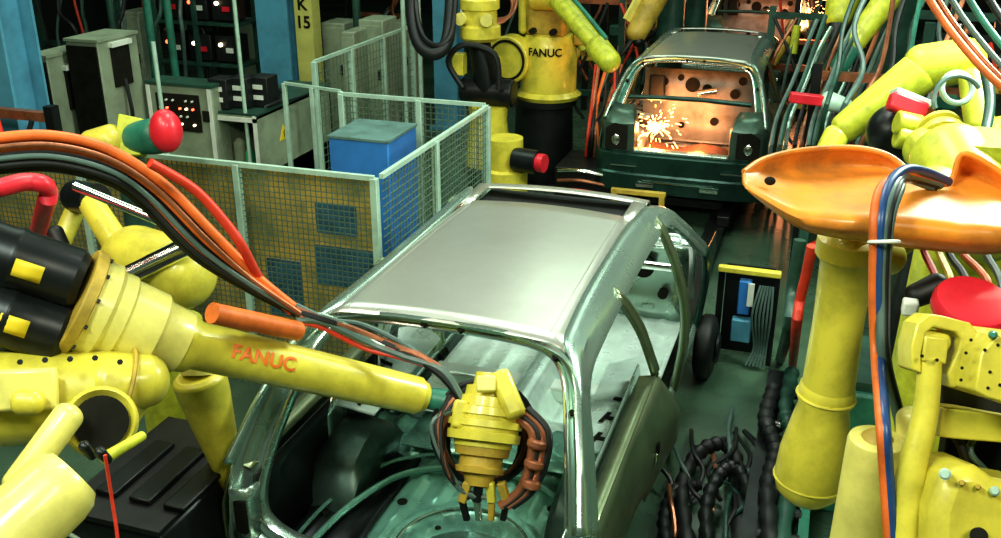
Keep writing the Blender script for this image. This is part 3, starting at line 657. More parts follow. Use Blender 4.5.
for k in range(12): c = hd+(_a*math.cos(k*PI/6)+_b*math.sin(k*PI/6))*.219; MB().cyl(c-ax1*.002, c+ax1*.012, .009, seg=6).build('flange_bolt', 'blackm', fl)
for k, (pa, pb, r, lb) in enumerate((((84, 282), (-45, 240), .128, (34, 262)), ((68, 335), (-45, 300), .128, (20, 311)))):
    p0, p1 = Lp(*pa, 4.10), Lp(*pb, 3.95)
    d = (p1-p0).normalized(); LL = (p1-p0).length
    mo = MB().lathe(p0, p1, [(0,r*.8),(.03,r),(LL*.5,r),(LL*.52,r*1.04),(LL*.56,r*1.04),(LL*.58,r),(LL-.04,r),(LL,r*.7)], 28).build('motor', 'blackm', t)
    c = Lp(*lb, 4.0); tt_ = max(0, (c-p0).dot(d)); base = p0+d*tt_; tc2 = CAM-base; m1 = (tc2-d*tc2.dot(d)).normalized(); m2 = m1.cross(d)
    rows = [[base+d*x+(m1*math.cos(q)+m2*math.sin(q))*(r*1.015) for x in (-.055, 0, .055)] for q in (-.05,.1,.3,.5)]
    MB().grid(rows).build('motor_label', 'yellowsign', mo, solid=.003)
MB().cap(Lp(-40, 400, 4.0), Lp(112, 392, 4.15), .20, .185).build('elbow_casting', 'yellow', t)
MB().cap(Lp(110, 385, 4.1), Lp(148, 380, 4.15), .14, .11).build('elbow_nose', 'yellow', t)
for k, (x, y) in enumerate(((20,362),(45,360),(70,359),(95,358),(120,362))): c = Lp(x, y, 3.86); MB().cyl(c, c+(CAM-c).normalized()*.02, .012, seg=6).build('casting_bolt', 'blackm', t)
MB().bar(Lp(-30, 392, 3.80), Lp(58, 388, 3.86), .16, .05, UP).build('cover_plate', 'cream', t, bevel=.015)
MB().cap(Lp(22, 402, 3.76), Lp(34, 402, 3.76), .05, .05, 16).build('plate_boss', 'yellow', t)
MB().ring(Lp(122, 390, 4.12), fd, .175, .01, 30, 6).build('casting_seam', 'ochre', t)
hc = Lp(101, 422, 3.72); hv = (CAM-hc).normalized()
MB().lathe(hc-hv*.18, hc, [(0,.135),(.15,.135),(.17,.13),(.18,.12),(.16,.10)], 32).build('joint_ring', 'yellow', t)
MB().cyl(hc-hv*.1, hc+hv*.005, .099, seg=32).build('joint_bore', 'ink', t)
l0, l1 = Lp(74, 474, 3.4), Lp(-60, 600, 3.15)
MB().lathe(l0, l1, [(0,.10),(.03,.125),(.08,.135),(.3,.14),((l1-l0).length,.15)], 32).build('lower_arm', 'cream', t)
MB().cap(Lp(68, 416, 3.6), Lp(18, 484, 3.5), .055, .055).build('tie_link', 'cream', t)
for (x1,y1,x2,y2) in ((84,446,92,456),(100,452,108,460)): MB().cap(Lp(x1,y1,3.4), Lp(x2,y2,3.45), .020, .016, 12).build('hose_fitting', 'blackm', t)
MB().cap(Lp(105, 458, 3.5), Lp(142, 436, 3.6), .022, .018).build('bracket_bar', 'yellow_green', t)
l2 = V((l1.x-.05, l1.y, .9)); MB().cap(l1, l2, .16, .2).build('upright_arm', 'yellow', t)
base_stand(t, l2.x, l2.y, .9, .36)
# wrist joint and tool inside the car
w0, w1 = f1, Lp(462, 405, 4.9)
MB().cap(w0, w1, .05, .07).build('wrist_joint', 'green', t)
wt, wb = Lp(490, 384, 4.80), Lp(478, 486, 4.72)
wd = (wb-wt).normalized(); WL = (wb-wt).length
tool = MB().lathe(wt, wb, [(-.05,.02),(-.05,.075),(.01,.08),(.015,.11),(.06,.115),(.065,.135),(.11,.14),(.115,.17),(.15,.175),(.155,.162),(.17,.162),(.175,.178),(.205,.18),(.21,.165),(.225,.165),(.23,.178),(.27,.175),(.275,.14),(.30,.14)], 20).build('wrist_tool', 'yellow', t)
MB().lathe(wt+wd*.30, wb, [(0,.135),(.04,.13),(.045,.105),(.09,.105),(.095,.12),(.12,.115),(.125,.08),((wb-wt).length-.30,.06)], 16).build('tool_adapter', 'ochre', tool)
MB().bar(Lp(498, 372, 4.72), Lp(517, 418, 4.66), .10, .12, RT).build('side_motor', 'yellow', tool, bevel=.025)
MB().bar(Lp(462, 400, 4.70), Lp(458, 428, 4.68), .07, .09, RT).build('side_block', 'yellow', tool, bevel=.015)
MB().bar(Lp(486, 376, 4.66), Lp(486, 392, 4.64), .09, .05, RT).build('front_plate', 'cream', tool, bevel=.008)
for k in range(4):
    MB().tube([Lp(515+4*k, 418-3*k, 4.72), Lp(532+5*k, 432, 4.68), Lp(530+5*k, 462, 4.68), Lp(520+4*k, 490, 4.70), Lp(500+4*k, 506, 4.72)], .022, 8).build('copper_hose', 'copper' if k % 2 == 0 else 'black', tool)
for k in range(3): MB().lathe(Lp(538-3*k, 440+20*k, 4.66), Lp(536-3*k, 448+20*k, 4.66), [(0,.04),(.01,.048),(.03,.048),(.04,.04)], 16).build('copper_clamp', 'copper', tool)
for k, (rr, yy, m_) in enumerate(((.235, 436, 'black'), (.21, 440, 'copper'), (.25, 432, 'black'), (.19, 446, 'black'))):
    MB().ring(Lp(484, yy, 4.86+.03*k), FW+UP*.2, rr, .018+.006*(k % 2), 30, 8, 0, 2*PI, 1.05).build('hose_ring', m_, tool)
for k in range(5):
    MB().tube([Lp(450+4*k, 395+3*k, 4.75), Lp(440-2*k, 425, 4.72), Lp(446+3*k, 470+4*k, 4.70), Lp(470+4*k, 498, 4.72)], .014, 7).build('loose_hose', ['black','copper','black','black','greycable'][k], tool)
for k in range(4):
    MB().bar(Lp(468+11*k, 482, 4.70), Lp(462+15*k, 502, 4.72), .035, .04).build('gripper_finger', ['ochre','blackm','yellow','ochre'][k], tool, bevel=.006)
    MB().bar(Lp(462+15*k, 500, 4.72), Lp(467+12*k, 520, 4.76), .024, .03).build('finger_tip', ['blackm','chrome','ochre','blackm'][k], tool, bevel=.004)
# hose bundle from the arm across the car corner to the wrist tool
for k in range(7):
    j = [random.uniform(-7, 7) for _ in range(12)]
    mb = MB().tube([Lp(296, 305+k*3, 4.55), Lp(322+j[0], 318+j[1]*.6+k, 4.6), Lp(365+j[2], 330+j[3]+k*3, 4.7), Lp(405+j[4], 346+j[5]+k*2, 4.72), Lp(440+j[6]*.4, 372+j[7]*.5, 4.74), Lp(462, 400, 4.75)], .012+.004*(k % 3), 7)
    mb.build('tool_hose', ['greycable','copper','black','steel','copper','greycable','redcable'][k], t)
MB().cyl(Lp(212, 313, 4.15), Lp(298, 331, 4.55), .045).build('hose_sleeve', 'orange_cable', t)
# --- cable arches at left
arch = [(-60, 150), (0, 138), (55, 136), (110, 150), (165, 185), (215, 235), (255, 275), (300, 312)]
specs = (('orange cable along the top of the left arch, brightest and outermost at the left edge', 'orange_cable', 0, .022, 0), ('thick black cable just under the outermost orange one of the left arch', 'black', 6, .028, .04), ('second orange cable of the left arch, counted from the top', 'orange_cable', 12, .012, -.05), ('middle black cable of the left arch, between two thin orange ones', 'black', 18, .022, .02), ('lowest thin orange cable of the left arch', 'orange_cable', 25, .014, -.04), ('lowest black cable of the left arch', 'black', 31, .022, .03), ('thin copper brown cable woven through the left arch', 'copper', 9, .010, -.08), ('thin grey green cable woven through the left arch', 'greycable', 21, .012, -.06), ('slim black cable above the lowest black one of the left arch', 'black', 28, .014, -.05))
for i, (l, m, dy, r, dd) in enumerate(specs):
    sq = 1-i*.02
    pts = [Lp(x-(dy*.8 if k > 3 else 0)*(.9 if k < 6 else .4 if k < 7 else 0), y+dy*(1 if k < 4 else .6 if k < 6 else .3 if k < 7 else .1), 3.75+dd+.12*k) for k, (x, y) in enumerate(arch)]
    if i > 4: pts = pts[:6]+[pts[6]+V((0,0,-.01)), pts[7]]
    pts = [Lp(-220, 330+dy, 3.5)]+pts
    tag(MB().tube(pts, r, 10, 8).build('power_cable', m), l, 'cable', 'cables arching over the left robot')
tag(MB().tube([Lp(150, 163, 4.05), Lp(195, 190, 4.2), Lp(228, 226, 4.3), Lp(243, 248, 4.35), Lp(262, 282, 4.5), Lp(292, 312, 4.55)], .022, 10).build('power_cable', 'redcable'), 'red cable on the outer side of the left cable arch', 'cable', 'cables arching over the left robot')
tag(MB().tube([Lp(-220, 330, 4.3), Lp(-40, 200, 4.6), Lp(0, 188, 4.7), Lp(28, 182, 4.8), Lp(48, 190, 4.9), Lp(40, 225, 5.4), Zp(20, 300, .05)], .045, 12).build('air_hose', 'red'), 'thick red hose at the left edge under the cable arch', 'hose')
# --- yellow link arm behind the near robot
q = Lp(205, 420, 5.0)
t = thing('robot_arm', 'slanting yellow link arm between the left robot and the car tail', 'robot', (V(Lp(235, 470, 5.2)).x, V(Lp(235, 470, 5.2)).y, 0))
MB().lathe(Lp(198, 374, 5.0), Lp(238, 500, 5.3), [(0,.11),(.02,.135),(.12,.13),((Lp(238,500,5.3)-Lp(198,374,5.0)).length,.05)]).build('link_arm', 'yellow', t, bevel=.01)
MB().cyl(Lp(198, 374, 5.0)+UP*.0, Lp(198, 374, 5.0)+UP*.03, .085).build('top_cap', 'cream', t)
e = Lp(238, 500, 5.3); MB().cyl((e.x, e.y, 0), (e.x, e.y, e.z), .12, .09).build('post', 'blackm', t)
# dark controller and green box on floor
q = Zp(150, 535, .9)
t = thing('controller_case', 'black slanted controller case on the floor under the left robot', 'machine', (q.x, q.y+.3, 0))
MB().prism([(-.40,0),(.40,0),(.40,.60),(.18,1.0),(-.40,1.0)], (q.x-.05, q.y+.35, 0), (1, 0, 0), (0, 0, 1), .9).build('case_body', 'blackm', t, bevel=.03)
MB().prism([(-.40,0),(.20,0),(.20,.03),(-.40,.03)], (q.x-.05, q.y+.35, 1.0), (1, 0, 0), (0, 0, 1), .92).build('case_lid', 'black', t)
for k in range(3): MB().box((q.x-.30+.22*k, q.y-.105, .62), (.17, .02, .5)).build('case_panel', 'darkgreen', t, bevel=.01)
for k in range(3): MB().box((q.x-.28+.2*k, q.y+.3, 1.045), (.12, .5, .03)).build('vent_cover', 'blackm', t, bevel=.008)
MB().tube([(q.x-.45, q.y-.1, .9), (q.x, q.y-.14, .8), (q.x+.35, q.y-.12, .85)], .012).build('grab_rail', 'fence', t)
q = Zp(190, 470, .75)
t = thing('floor_cabinet', 'small green cabinet on the floor between the link arm and the controller case', 'cabinet', (q.x+.25, q.y+.5, 0))
MB().box((q.x+.28, q.y+.55, .37), (.5, .6, .74)).build('cabinet_shell', 'green', t, bevel=.015)
MB().box((q.x+.28, q.y+.24, .37), (.42, .02, .62)).build('cabinet_door', 'darkgreen', t)
tag(MB().tube([Lp(105, 455, 3.15), Lp(112, 500, 3.2), Lp(118, 545, 3.2), Lp(118, 600, 3.2)], .006, 6).build('thin_wire', 'redcable'), 'thin red wire hanging down from the left robot joint', 'wire')
# ---------------------------------------------------------------- right side
# --- near right robot arm with orange guard
q = Lp(945, 150, 4.2)
t = thing('welding_robot', 'yellow robot at right with an orange saddle guard and a long hanging arm', 'robot', (q.x+.15, q.y+.1, 0))
MB().cap(Lp(950, 160, 4.3), Lp(985, 225, 4.0), .17, .17).build('shoulder_casting', 'yellow_green', t)
MB().cap(Lp(935, 195, 4.0), Lp(880, 240, 3.6), .12, .10).build('elbow_casting', 'yellow_green', t)
MB().lathe(Lp(850, 246, 3.45), Lp(828, 388, 3.7), [(-.04,.09),(-.03,.112),(.03,.114),(.06,.092),(.30,.088),((Lp(828,388,3.7)-Lp(850,246,3.45)).length,.095)], 32).build('upper_link', 'yellow', t)
a, b = Lp(828, 386, 3.7), Lp(809, 478, 3.85)
lk = MB().lathe(a, b, [(-.03,.08),(0,.10),(.05,.105),(.08,.092),((b-a).length*.35,.105),((b-a).length*.7,.128),((b-a).length,.132),((b-a).length+.05,.118),((b-a).length+.09,.08),((b-a).length+.10,.04)], 32).build('lower_link', 'yellow', t)
MB().ring(b, (b-a), .132, .005, 28, 6).build('link_seam', 'yellow', lk); MB().ring(a.lerp(b,.1), (b-a), .105, .006, 28, 6).build('link_seam', 'yellow', lk)
cx, cy = q.x+.15, q.y+.1
MB().lathe((cx, cy, 0), (cx, cy, 2.9), [(0,.36),(.06,.36),(.06,.26),(2.2,.20),(2.9,.18)]).build('pedestal', 'yellow_green', t)
# orange guard: shaped sheet laid over the elbow
G = {  # columns left to right: top edge, crest, front bulge, lower edge (px, py, depth)
}
cols = [((744,172,3.26),(743,176,3.24),(743,180,3.20),(744,184,3.17),(746,188,3.16)),
 ((762,160,3.34),(762,172,3.36),(761,184,3.26),(763,196,3.12),(768,205,3.14)),
 ((790,152,3.40),(792,170,3.46),(792,190,3.30),(795,212,3.08),(800,227,3.12)),
 ((825,148,3.44),(826,168,3.52),(828,190,3.32),(830,218,3.05),(834,236,3.12)),
 ((858,148,3.46),(858,168,3.54),(860,188,3.32),(862,220,3.04),(866,240,3.12)),
 ((885,154,3.46),(885,170,3.52),(886,188,3.30),(888,222,3.04),(890,244,3.12)),
 ((903,166,3.46),(905,178,3.46),(908,190,3.28),(910,224,3.04),(912,247,3.12)),
 ((922,186,3.44),(924,188,3.38),(926,194,3.26),(928,226,3.04),(930,249,3.12)),
 ((946,190,3.42),(947,191,3.38),(948,196,3.28),(948,228,3.04),(950,251,3.12)),
 ((954,174,3.40),(955,184,3.44),(957,198,3.28),(960,230,3.04),(962,252,3.12)),
 ((962,154,3.36),(966,174,3.46),(974,202,3.26),(980,230,3.04),(980,253,3.12)),
 ((982,160,3.34),(988,180,3.42),(996,206,3.24),(998,232,3.04),(998,252,3.12)),
 ((1010,180,3.32),(1016,198,3.34),(1020,216,3.20),(1020,232,3.08),(1018,248,3.12)),
 ((1032,205,3.28),(1034,212,3.26),(1036,220,3.20),(1034,230,3.14),(1030,240,3.14))]
pts = [smooth_path([Lp(*c) for c in col_], 4) for col_ in cols]
pts2 = [smooth_path([pts[i][j] for i in range(len(pts))], 4) for j in range(len(pts[0]))]
gd = MB().grid(pts2).build('orange_guard', 'orange', t, solid=.012, angle=80)
MB().tube([pts2[0][i] for i in range(len(pts2[0]))], .010, 8, 1).build('guard_edge', 'orange', gd)
MB().sphere(Lp(770, 181, 3.20), .018, (1,.6,.8)).build('guard_hole', 'ink', gd)
MB().cap(Lp(845, 246, 3.4), Lp(890, 258, 3.5), .06, .06).build('guard_bracket', 'yellow', t)
# cables over the guard
cb = [('blue_', 'bluecable', 0, .017, 'blue cable in the bundle strapped over the orange guard'), ('b', 'orange_cable', -9, .014, 'orange cable hanging beside the blue one from the orange guard'), ('c', 'greycable', 6, .016, 'grey green cable in the bundle over the orange guard, next to the blue one'), ('d', 'black', 11, .015, 'black cable at the right of the bundle over the orange guard'), ('e', 'greycable', 15, .012, 'thin grey cable at the right edge of the bundle over the orange guard')]
for i, (_, m, dx, r, l) in enumerate(cb):
    o_ = i*4
    pts_ = [Lp(948-o_, 182+i*1.5, 3.33-.01*i), Lp(925-o_, 172+i*2, 3.22), Lp(905-.2*o_, 170+i*3, 3.12), Lp(889+dx*.8, 185+i, 3.02), Lp(881+dx*.75, 215, 2.95), Lp(879+dx*.6, 250, 2.96), Lp(878+dx*.55, 300, 3.0), Lp(880+dx*.5, 360, 3.0), Lp(884+dx*.4, 420, 2.72), Lp(888+dx*.4, 480, 2.72), Lp(893+dx*.4, 560, 2.72), Lp(893+dx*.4, 640, 2.75)]
    if m != 'orange_cable' and i > 1: pts_ = pts_[:8]+[Lp(897+dx*.3, 420, 3.1), Lp(905, 470, 3.15)]
    tag(MB().tube(pts_, r, 10, 7).build('power_cable', m), l, 'cable', 'cables over the orange guard')
tag(MB().ring(Lp(884, 242, 2.95), UP, .042, .006, 20, 6).build('cable_tie', 'white'), 'white tie strap holding the cable bundle below the orange guard', 'strap')
# yellow cylinder and bracket robot bottom right
t = thing('welding_robot', 'near yellow robot in the lower right corner with forked link and upright cylinder', 'robot', (V(Lp(960, 700, 2.6)).x, V(Lp(960, 700, 2.6)).y+.2, 0))
c0 = Lp(877, 439, 2.92); c1 = c0+V((0,0,-1.1))
cyl_ = MB().lathe(c0, c1, [(-.004,.07),(0,.078),(.01,.082),((c1-c0).length,.10)], 36).build('balancer_cylinder', 'cream', t)
MB().lathe(c0, c1, [(-.03,.015),(-.02,.03),(-.006,.045)], 28).build('cylinder_cap', 'ochre', cyl_)
def plate(poly, d, th, name, m='yellow', bev=.005, par=None):
    o = Lp(955, 430, d); pp = [((x-955)*d/1000, -(y-430)*d/1000) for x, y in poly]
    return MB().prism(pp, o, RT, UP, th).build(name, m, par or t, bevel=bev)
plate([(904,345),(910,322),(922,313),(935,315),(962,322),(970,332),(967,352),(955,384),(944,386),(940,372),(950,350),(953,338),(948,331),(926,326),(918,332),(914,352),(914,372),(905,368)], 2.75, .10, 'fork_bracket', 'yellow')
hd_ = MB().cap(Lp(922, 339, 2.74), Lp(941, 342, 2.74), .030, .030).build('link_head', 'yellow', t)
MB().bar(Lp(932, 336, 2.73), Lp(929, 362, 2.73), .066, .07, RT).build('link_block', 'yellow', t, bevel=.006)
for x, y in ((922,356),(937,360)): MB().cyl(Lp(x, y, 2.68), Lp(x, y, 2.67), .005, seg=8).build('link_bolt', 'ink', t)
mb = MB(); pth = [(930,358),(927,400),(922,430),(912,470),(903,560)]
mb.tube([Lp(x, y, 2.72) for x, y in pth], lambda q: .031+.008*q, 16); mb.build('long_link', 'yellow', t)
bxp = plate([(958,372),(962,350),(976,334),(990,328),(1030,338),(1030,412),(1000,402),(966,392),(956,386)], 2.70, .22, 'gearbox_cover', 'yellow')
for x, y in ((971,340),(966,353),(962,368),(961,380),(985,350),(990,372),(988,388),(998,345),(1000,385)): MB().cyl(Lp(x, y, 2.60), Lp(x, y, 2.588), .0045, seg=8).build('cover_bolt', 'ink', bxp)
MB().lathe(Lp(993, 335, 2.60), Lp(993, 335, 2.57), [(0,.012),(.02,.011),(.03,.006)], 12).build('oil_plug', 'green', bxp)
MB().cap(Lp(912, 418, 2.95), Lp(912, 440, 2.95), .045).build('side_boss', 'cream', t)
plate([(930,404),(965,408),(1030,420),(1030,446),(990,438),(940,434),(926,432)], 2.82, .16, 'cross_beam', 'yellow')
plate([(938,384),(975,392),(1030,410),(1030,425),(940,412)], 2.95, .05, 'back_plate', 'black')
plate([(944,432),(1030,446),(1030,490),(938,470)], 2.98, .05, 'inner_plate', 'blackm')
MB().tube([Lp(952, 432, 2.85), Lp(962, 448, 2.8), Lp(968, 470, 2.85)], .014).build('inner_hose', 'black', t)
MB().tube([Lp(975, 436, 2.85), Lp(970, 452, 2.8), Lp(985, 470, 2.85)], .010).build('inner_hose', 'greycable', t)
lp = plate([(936,456),(958,458),(975,470),(1030,480),(1030,620),(910,620),(914,500),(924,470)], 2.72, .26, 'lower_casting', 'yellow', .04)
MB().cap(Lp(945, 530, 2.70), Lp(1000, 530, 2.70), .09, .10).build('casting_boss', 'yellow', t)
MB().cyl(Lp(979, 536, 2.62), Lp(979, 536, 2.55), .022, seg=20).build('casting_bore', 'ink', t)
for x, y, r in ((945,474,.017),(995,491,.014),(962,483,.009),(978,487,.008)):
    bo = MB().lathe(Lp(x, y, 2.59), Lp(x, y, 2.56), [(0,r*.9),(.015,r*.9),(.02,r*.6)], 16).build('flange_bolt', 'ochre' if r < .012 else 'fence', lp)
q = Lp(960, 700, 2.6); base_stand(t, q.x, q.y+.2, .8, .34)
MB().cyl((q.x, q.y+.2, .8), Lp(975, 580, 2.8), .2, .18).build('waist', 'yellow', t)
# red disc cap
rc = Lp(975, 300, 3.0); rn = (UP*.85-FW*.75).normalized()
t = thing('signal_cap', 'large round red cap above the forked yellow link at the right edge', 'cap', rc-rn*.25)
MB().lathe(rc-rn*.06, rc, [(0,.108),(.015,.117),(.045,.117),(.06,.108),(.064,.09)], 36).build('cap_disc', 'red', t)
MB().cyl(rc-rn*.35, rc-rn*.06, .05).build('cap_stem', 'blackm', t)
# connector and small cables behind the red cap
for i, (x0, y0, x1, y1, m, l) in enumerate(((925,254,938,300,'redcable','dark red cable dropping behind the red cap, left one'),(940,255,952,300,'yellow','yellow cable dropping behind the red cap'),(950,255,968,292,'black','black cable dropping behind the red cap, next to the yellow one'),(962,252,990,290,'orange_cable','orange cable dropping behind the red cap'),(985,252,1004,300,'greycable','grey green cable right of the red cap'))):
    tag(MB().tube([Lp(x0-10, y0-30, 3.7), Lp(x0, y0, 3.6), Lp((x0+x1)/2+4, (y0+y1)/2, 3.5), Lp(x1, y1, 3.4), Lp(x1+5, y1+60, 3.4)], .013, 8).build('power_cable', m), l, 'cable', 'cables behind the red cap')
t = thing('cable_connector', 'black plug connector with a pale tip left of the red cap', 'connector', Lp(915, 305, 3.3))
MB().cap(Lp(915, 296, 3.3), Lp(938, 286, 3.3), .04, .045, 14).build('plug_body', 'black', t)
MB().box(Lp(910, 307, 3.25), (.05, .05, .05)).build('plug_tip', 'white', t, bevel=.008)
# --- background right robots
t = thing('welding_robot', 'yellow green robot behind the orange guard, bent arm reaching down to the left', 'robot', (Lp(960, 120, 6.2).x, Lp(960, 120, 6.2).y, 0))
MB().cap(Lp(845, 128, 6.6), Lp(918, 74, 6.4), .10, .14).build('forearm', 'yellow_green', t)
MB().cap(Lp(922, 68, 6.4), Lp(968, 60, 6.3), .15, .14).build('elbow_casting', 'yellow_green', t)
MB().cap(Lp(972, 78, 6.2), Lp(980, 125, 6.1), .08, .09).build('rear_arm', 'yellow_green', t)
MB().cap(Lp(925, 148, 5.7), Lp(958, 172, 5.5), .13, .15).build('shoulder_drum', 'yellow_green', t)
MB().lathe(Lp(938, 122, 5.75), Lp(946, 152, 5.6), [(0,.05),(.02,.11),(.05,.12),(.06,.10),(.10,.13),(.13,.13),(.14,.11),(.2,.12)]).build('gear_ring', 'yellow', t)
MB().cap(Lp(836, 136, 6.6), Lp(822, 160, 6.6), .085, .07).build('wrist', 'yellow_green', t)
MB().bar(Lp(889, 100, 6.0), Lp(925, 113, 6.0), .11, .10, UP).build('red_cover', 'red', t, bevel=.02)
MB().bar(Lp(893, 92, 6.05), Lp(928, 106, 6.05), .05, .12, UP).build('cover_lid', 'fence', t, bevel=.01)
for y in (122, 136): MB().cyl(Lp(896, y, 5.9), Lp(920, y+5, 5.9), .07).build('motor', 'yellow_green', t, bevel=.01)
MB().cap(Lp(888, 130, 6.2), Lp(915, 140, 6.2), .16).build('motor_housing', 'blackm', t)
MB().ring(Lp(957, 88, 5.9), FW, .09, .018).build('cable_ring', 'fence', t)
MB().ring(Lp(958, 100, 5.8), FW, .14, .015, a0=.5, a1=3.5).build('hose_loop', 'greycable', t)
e = Lp(965, 160, 5.5); MB().cyl((Lp(960,120,6.2).x, Lp(960,120,6.2).y, 0), (e.x, e.y, e.z), .3, .22).build('pedestal', 'blackm', t)
t = thing('robot_arm', 'yellow green robot arm slanting down from the top edge left of the bent arm', 'robot', (Lp(900, -20, 9.5).x, Lp(900, -20, 9.5).y+.3, 0))
a, b = Lp(905, -25, 9.5), Lp(853, 45, 9.5)
MB().cap(a, b, .14, .10).build('forearm', 'yellow_green', t); MB().cap(b, b+V((-.1,-.1,-.2)), .09).build('wrist', 'green', t)
MB().cyl((a.x, a.y+.3, 0), (a.x, a.y+.3, a.z), .2).build('support_column', 'darkgreen', t); MB().bar((a.x, a.y+.3, a.z-.1), a, .2, .2).build('shoulder', 'yellow_green', t)
t = thing('robot_arm', 'short dull yellow green arm at the top edge above the grey hose strands', 'robot', (Lp(845, -20, 10.5).x, Lp(845, -20, 10.5).y+.3, 0))
a, b = Lp(848, -20, 10.5), Lp(838, 18, 10.5); MB().cap(a, b, .20, .14).build('forearm', 'yellow_green', t)
MB().cyl((a.x, a.y+.3, 0), (a.x, a.y+.3, a.z), .2).build('support_column', 'darkgreen', t); MB().cap(b, b+V((0,-.1,-.2)), .1).build('wrist', 'blackm', t)
t = thing('robot_arm', 'yellow green casting at the right edge above the orange guard', 'robot', (Lp(1000, 150, 6.0).x, Lp(1000, 150, 6.0).y, 0))
MB().cap(Lp(1000, 138, 6.0), Lp(1015, 175, 6.0), .16).build('casting', 'yellow_green', t); e = Lp(1000, 150, 6.0); MB().cyl((e.x, e.y, 0), e, .2).build('post', 'darkgreen', t)
# diagonal hoses upper right
for i, (dx, r, m, l) in enumerate(((0, .020, 'orange_cable', 'thick orange brown hose crossing the upper right corner'), (9, .014, 'copper', 'brown hose right of the thick orange one in the upper right corner'), (22, .016, 'greycable', 'grey green hose at the upper right corner, third from the orange one'), (40, .018, 'green', 'teal green hose at the upper right corner, fourth from the orange one'), (60, .02, 'black', 'black hose in the extreme upper right corner'))):
    tag(MB().tube([Lp(900+dx, -60, 5.2), Lp(930+dx, 0, 5.2), Lp(962+dx, 45, 5.1), Lp(1003+dx, 88, 5.0), Lp(1060+dx, 130, 5.0)], r, 10).build('air_hose', m), l, 'hose', 'hoses across the upper right corner')
tag(MB().tube([Lp(985, 70, 5.6), Lp(990, 100, 5.5), Lp(986, 130, 5.4), Lp(978, 160, 5.2)], .03, 10).build('air_hose', 'darkgreen'), 'dark green hose hanging behind the right lobe of the orange guard', 'hose')
# strands of grey hoses right of car 2
random.seed(3)
for k in range(12):
    x = 792+k*7+random.uniform(-2, 2); dd = 9.6+random.uniform(-.4,.4)
    tag(MB().tube([Lp(x+26, 22+random.uniform(-6,6), dd+.3), Lp(x+14, 50, dd+.1), Lp(x+2, 80+random.uniform(-6,6), dd), Lp(x-14, 118, dd), Lp(x-22, 160, dd-.1), Zp(x-26, 190, .02)], .022, 7).build('grey_hose', ['greycable','darkgreen','steel','black','copper'][k % 5]),
        'one of the slack grey and green hoses hanging right of the car with sparks', 'hose', 'slack hoses beside the second car')
t = thing('tool_holder', 'red bar with a pale grey end block among the slack hoses', 'tool', Lp(820, 100, 9.0))
MB().bar(Lp(790, 97, 9.0), Lp(826, 101, 9.0), .09, .09).build('red_bar', 'red', t, bevel=.01)
MB().cap(Lp(828, 101, 9.0), Lp(846, 106, 9.0), .09, .07).build('end_block', 'fence', t)
# yellow stand with blue units in the aisle
a = Zp(722, 268, .85); b = Zp(778, 273, .85); cx = (a.x+b.x)/2; w = b.x-a.x
t = thing('tool_stand', 'small yellow topped stand with blue units in the aisle behind the nearest car', 'stand', (cx, a.y+.2, 0))
MB().box((cx, a.y, .85), (w+.06, .07, .05)).build('top_bar', 'yellow', t, bevel=.01)
MB().box((cx, a.y+.2, .42), (w*.9, .02, .8)).build('back_panel', 'blackm', t)
for s in (-1, 1): MB().box((cx+s*w/2, a.y+.05, .42), (.05, .05, .84)).build('leg', 'blackm', t)
MB().box((cx-.02, a.y, .62), (.10, .08, .30)).build('blue_unit', 'blue', t, bevel=.01)
MB().box((cx-.02, a.y-.02, .33), (.16, .10, .2)).build('blue_unit', 'bluecol', t, bevel=.01)
MB().box((cx+.03, a.y-.045, .66), (.05, .02, .20)).build('white_plate', 'white', t)
mb = MB()
for k in range(6): mb.tube([(cx+.10+.02*k, a.y-.03, .75), (cx+.06+.03*k, a.y-.1, .5), (cx+.10+.02*k, a.y-.05, .2), (cx+.05+.03*k, a.y-.1, .04)], .010, 6)
mb.build('hanging_cable', 'greycable', t)
MB().box((cx-.28, a.y-.1, .35), (.08,.08,.2)).build('clamp_block', 'ochre', t, bevel=.01)
# red cloth like hose cover
tag(MB().tube([Lp(812, 246, 5.9), Lp(806, 275, 6.0), Lp(800, 300, 6.1), Lp(796, 330, 6.2), Zp(792, 372, .03)], .032, 10).build('hose_sleeve', 'redcable'), 'red fabric hose sleeve hanging left of the long yellow arm', 'hose')
tag(MB().tube([Lp(800, 240, 6.3), Lp(792, 290, 6.4), Lp(788, 330, 6.4), Zp(780, 360, .03)], .04, 10).build('hose_sleeve', 'darkgreen'), 'dark green hose hanging left of the red sleeve', 'hose')
# dark post left of the aisle station
q = Zp(790, 345, 0); tag(MB().box((q.x, q.y, .8), (.08, .08, 1.6)).build('steel_post', 'darkgreen', bevel=.01), 'dark steel post standing at the right side of the aisle', 'post')
# corrugated hoses in the aisle
def corr(path, r, label, m='black', grp='corrugated hoses in the aisle'):
    P__ = smooth_path(path, 14); L = len(P__)
    tag(MB().tube(P__, lambda q: r*(1+.18*math.sin(q*L*1.6)), 10, 1).build('corrugated_hose', m), label, 'hose', grp)
corr([Zp(690,560,.1),Zp(682,490,.1),Zp(700,452,.12),Zp(728,446,.1),Zp(742,490,.1),Zp(735,560,.1)], .05, 'thick black corrugated hose looping on the floor nearest the car side panel')
corr([Zp(712,570,.2),Zp(706,510,.2),Zp(720,474,.22),Zp(738,470,.2),Zp(752,510,.2),Zp(748,570,.2)], .045, 'inner black corrugated hose lying on the floor loop', 'blackm')
corr([Zp(774,390,.3),Zp(766,420,.35),Zp(776,450,.3),Zp(768,490,.3),Zp(772,560,.3)], .055, 'upright black corrugated hose left of the long yellow arm')
corr([Zp(792,372,.4),Zp(786,410,.4),Zp(792,450,.3),Zp(780,560,.3)], .05, 'second black corrugated hose close to the long yellow arm', 'darkgreen')
corr([Zp(668,560,.1),Zp(664,520,.1),Zp(676,490,.1),Zp(700,485,.1)], .04, 'short black corrugated hose under the car side panel')
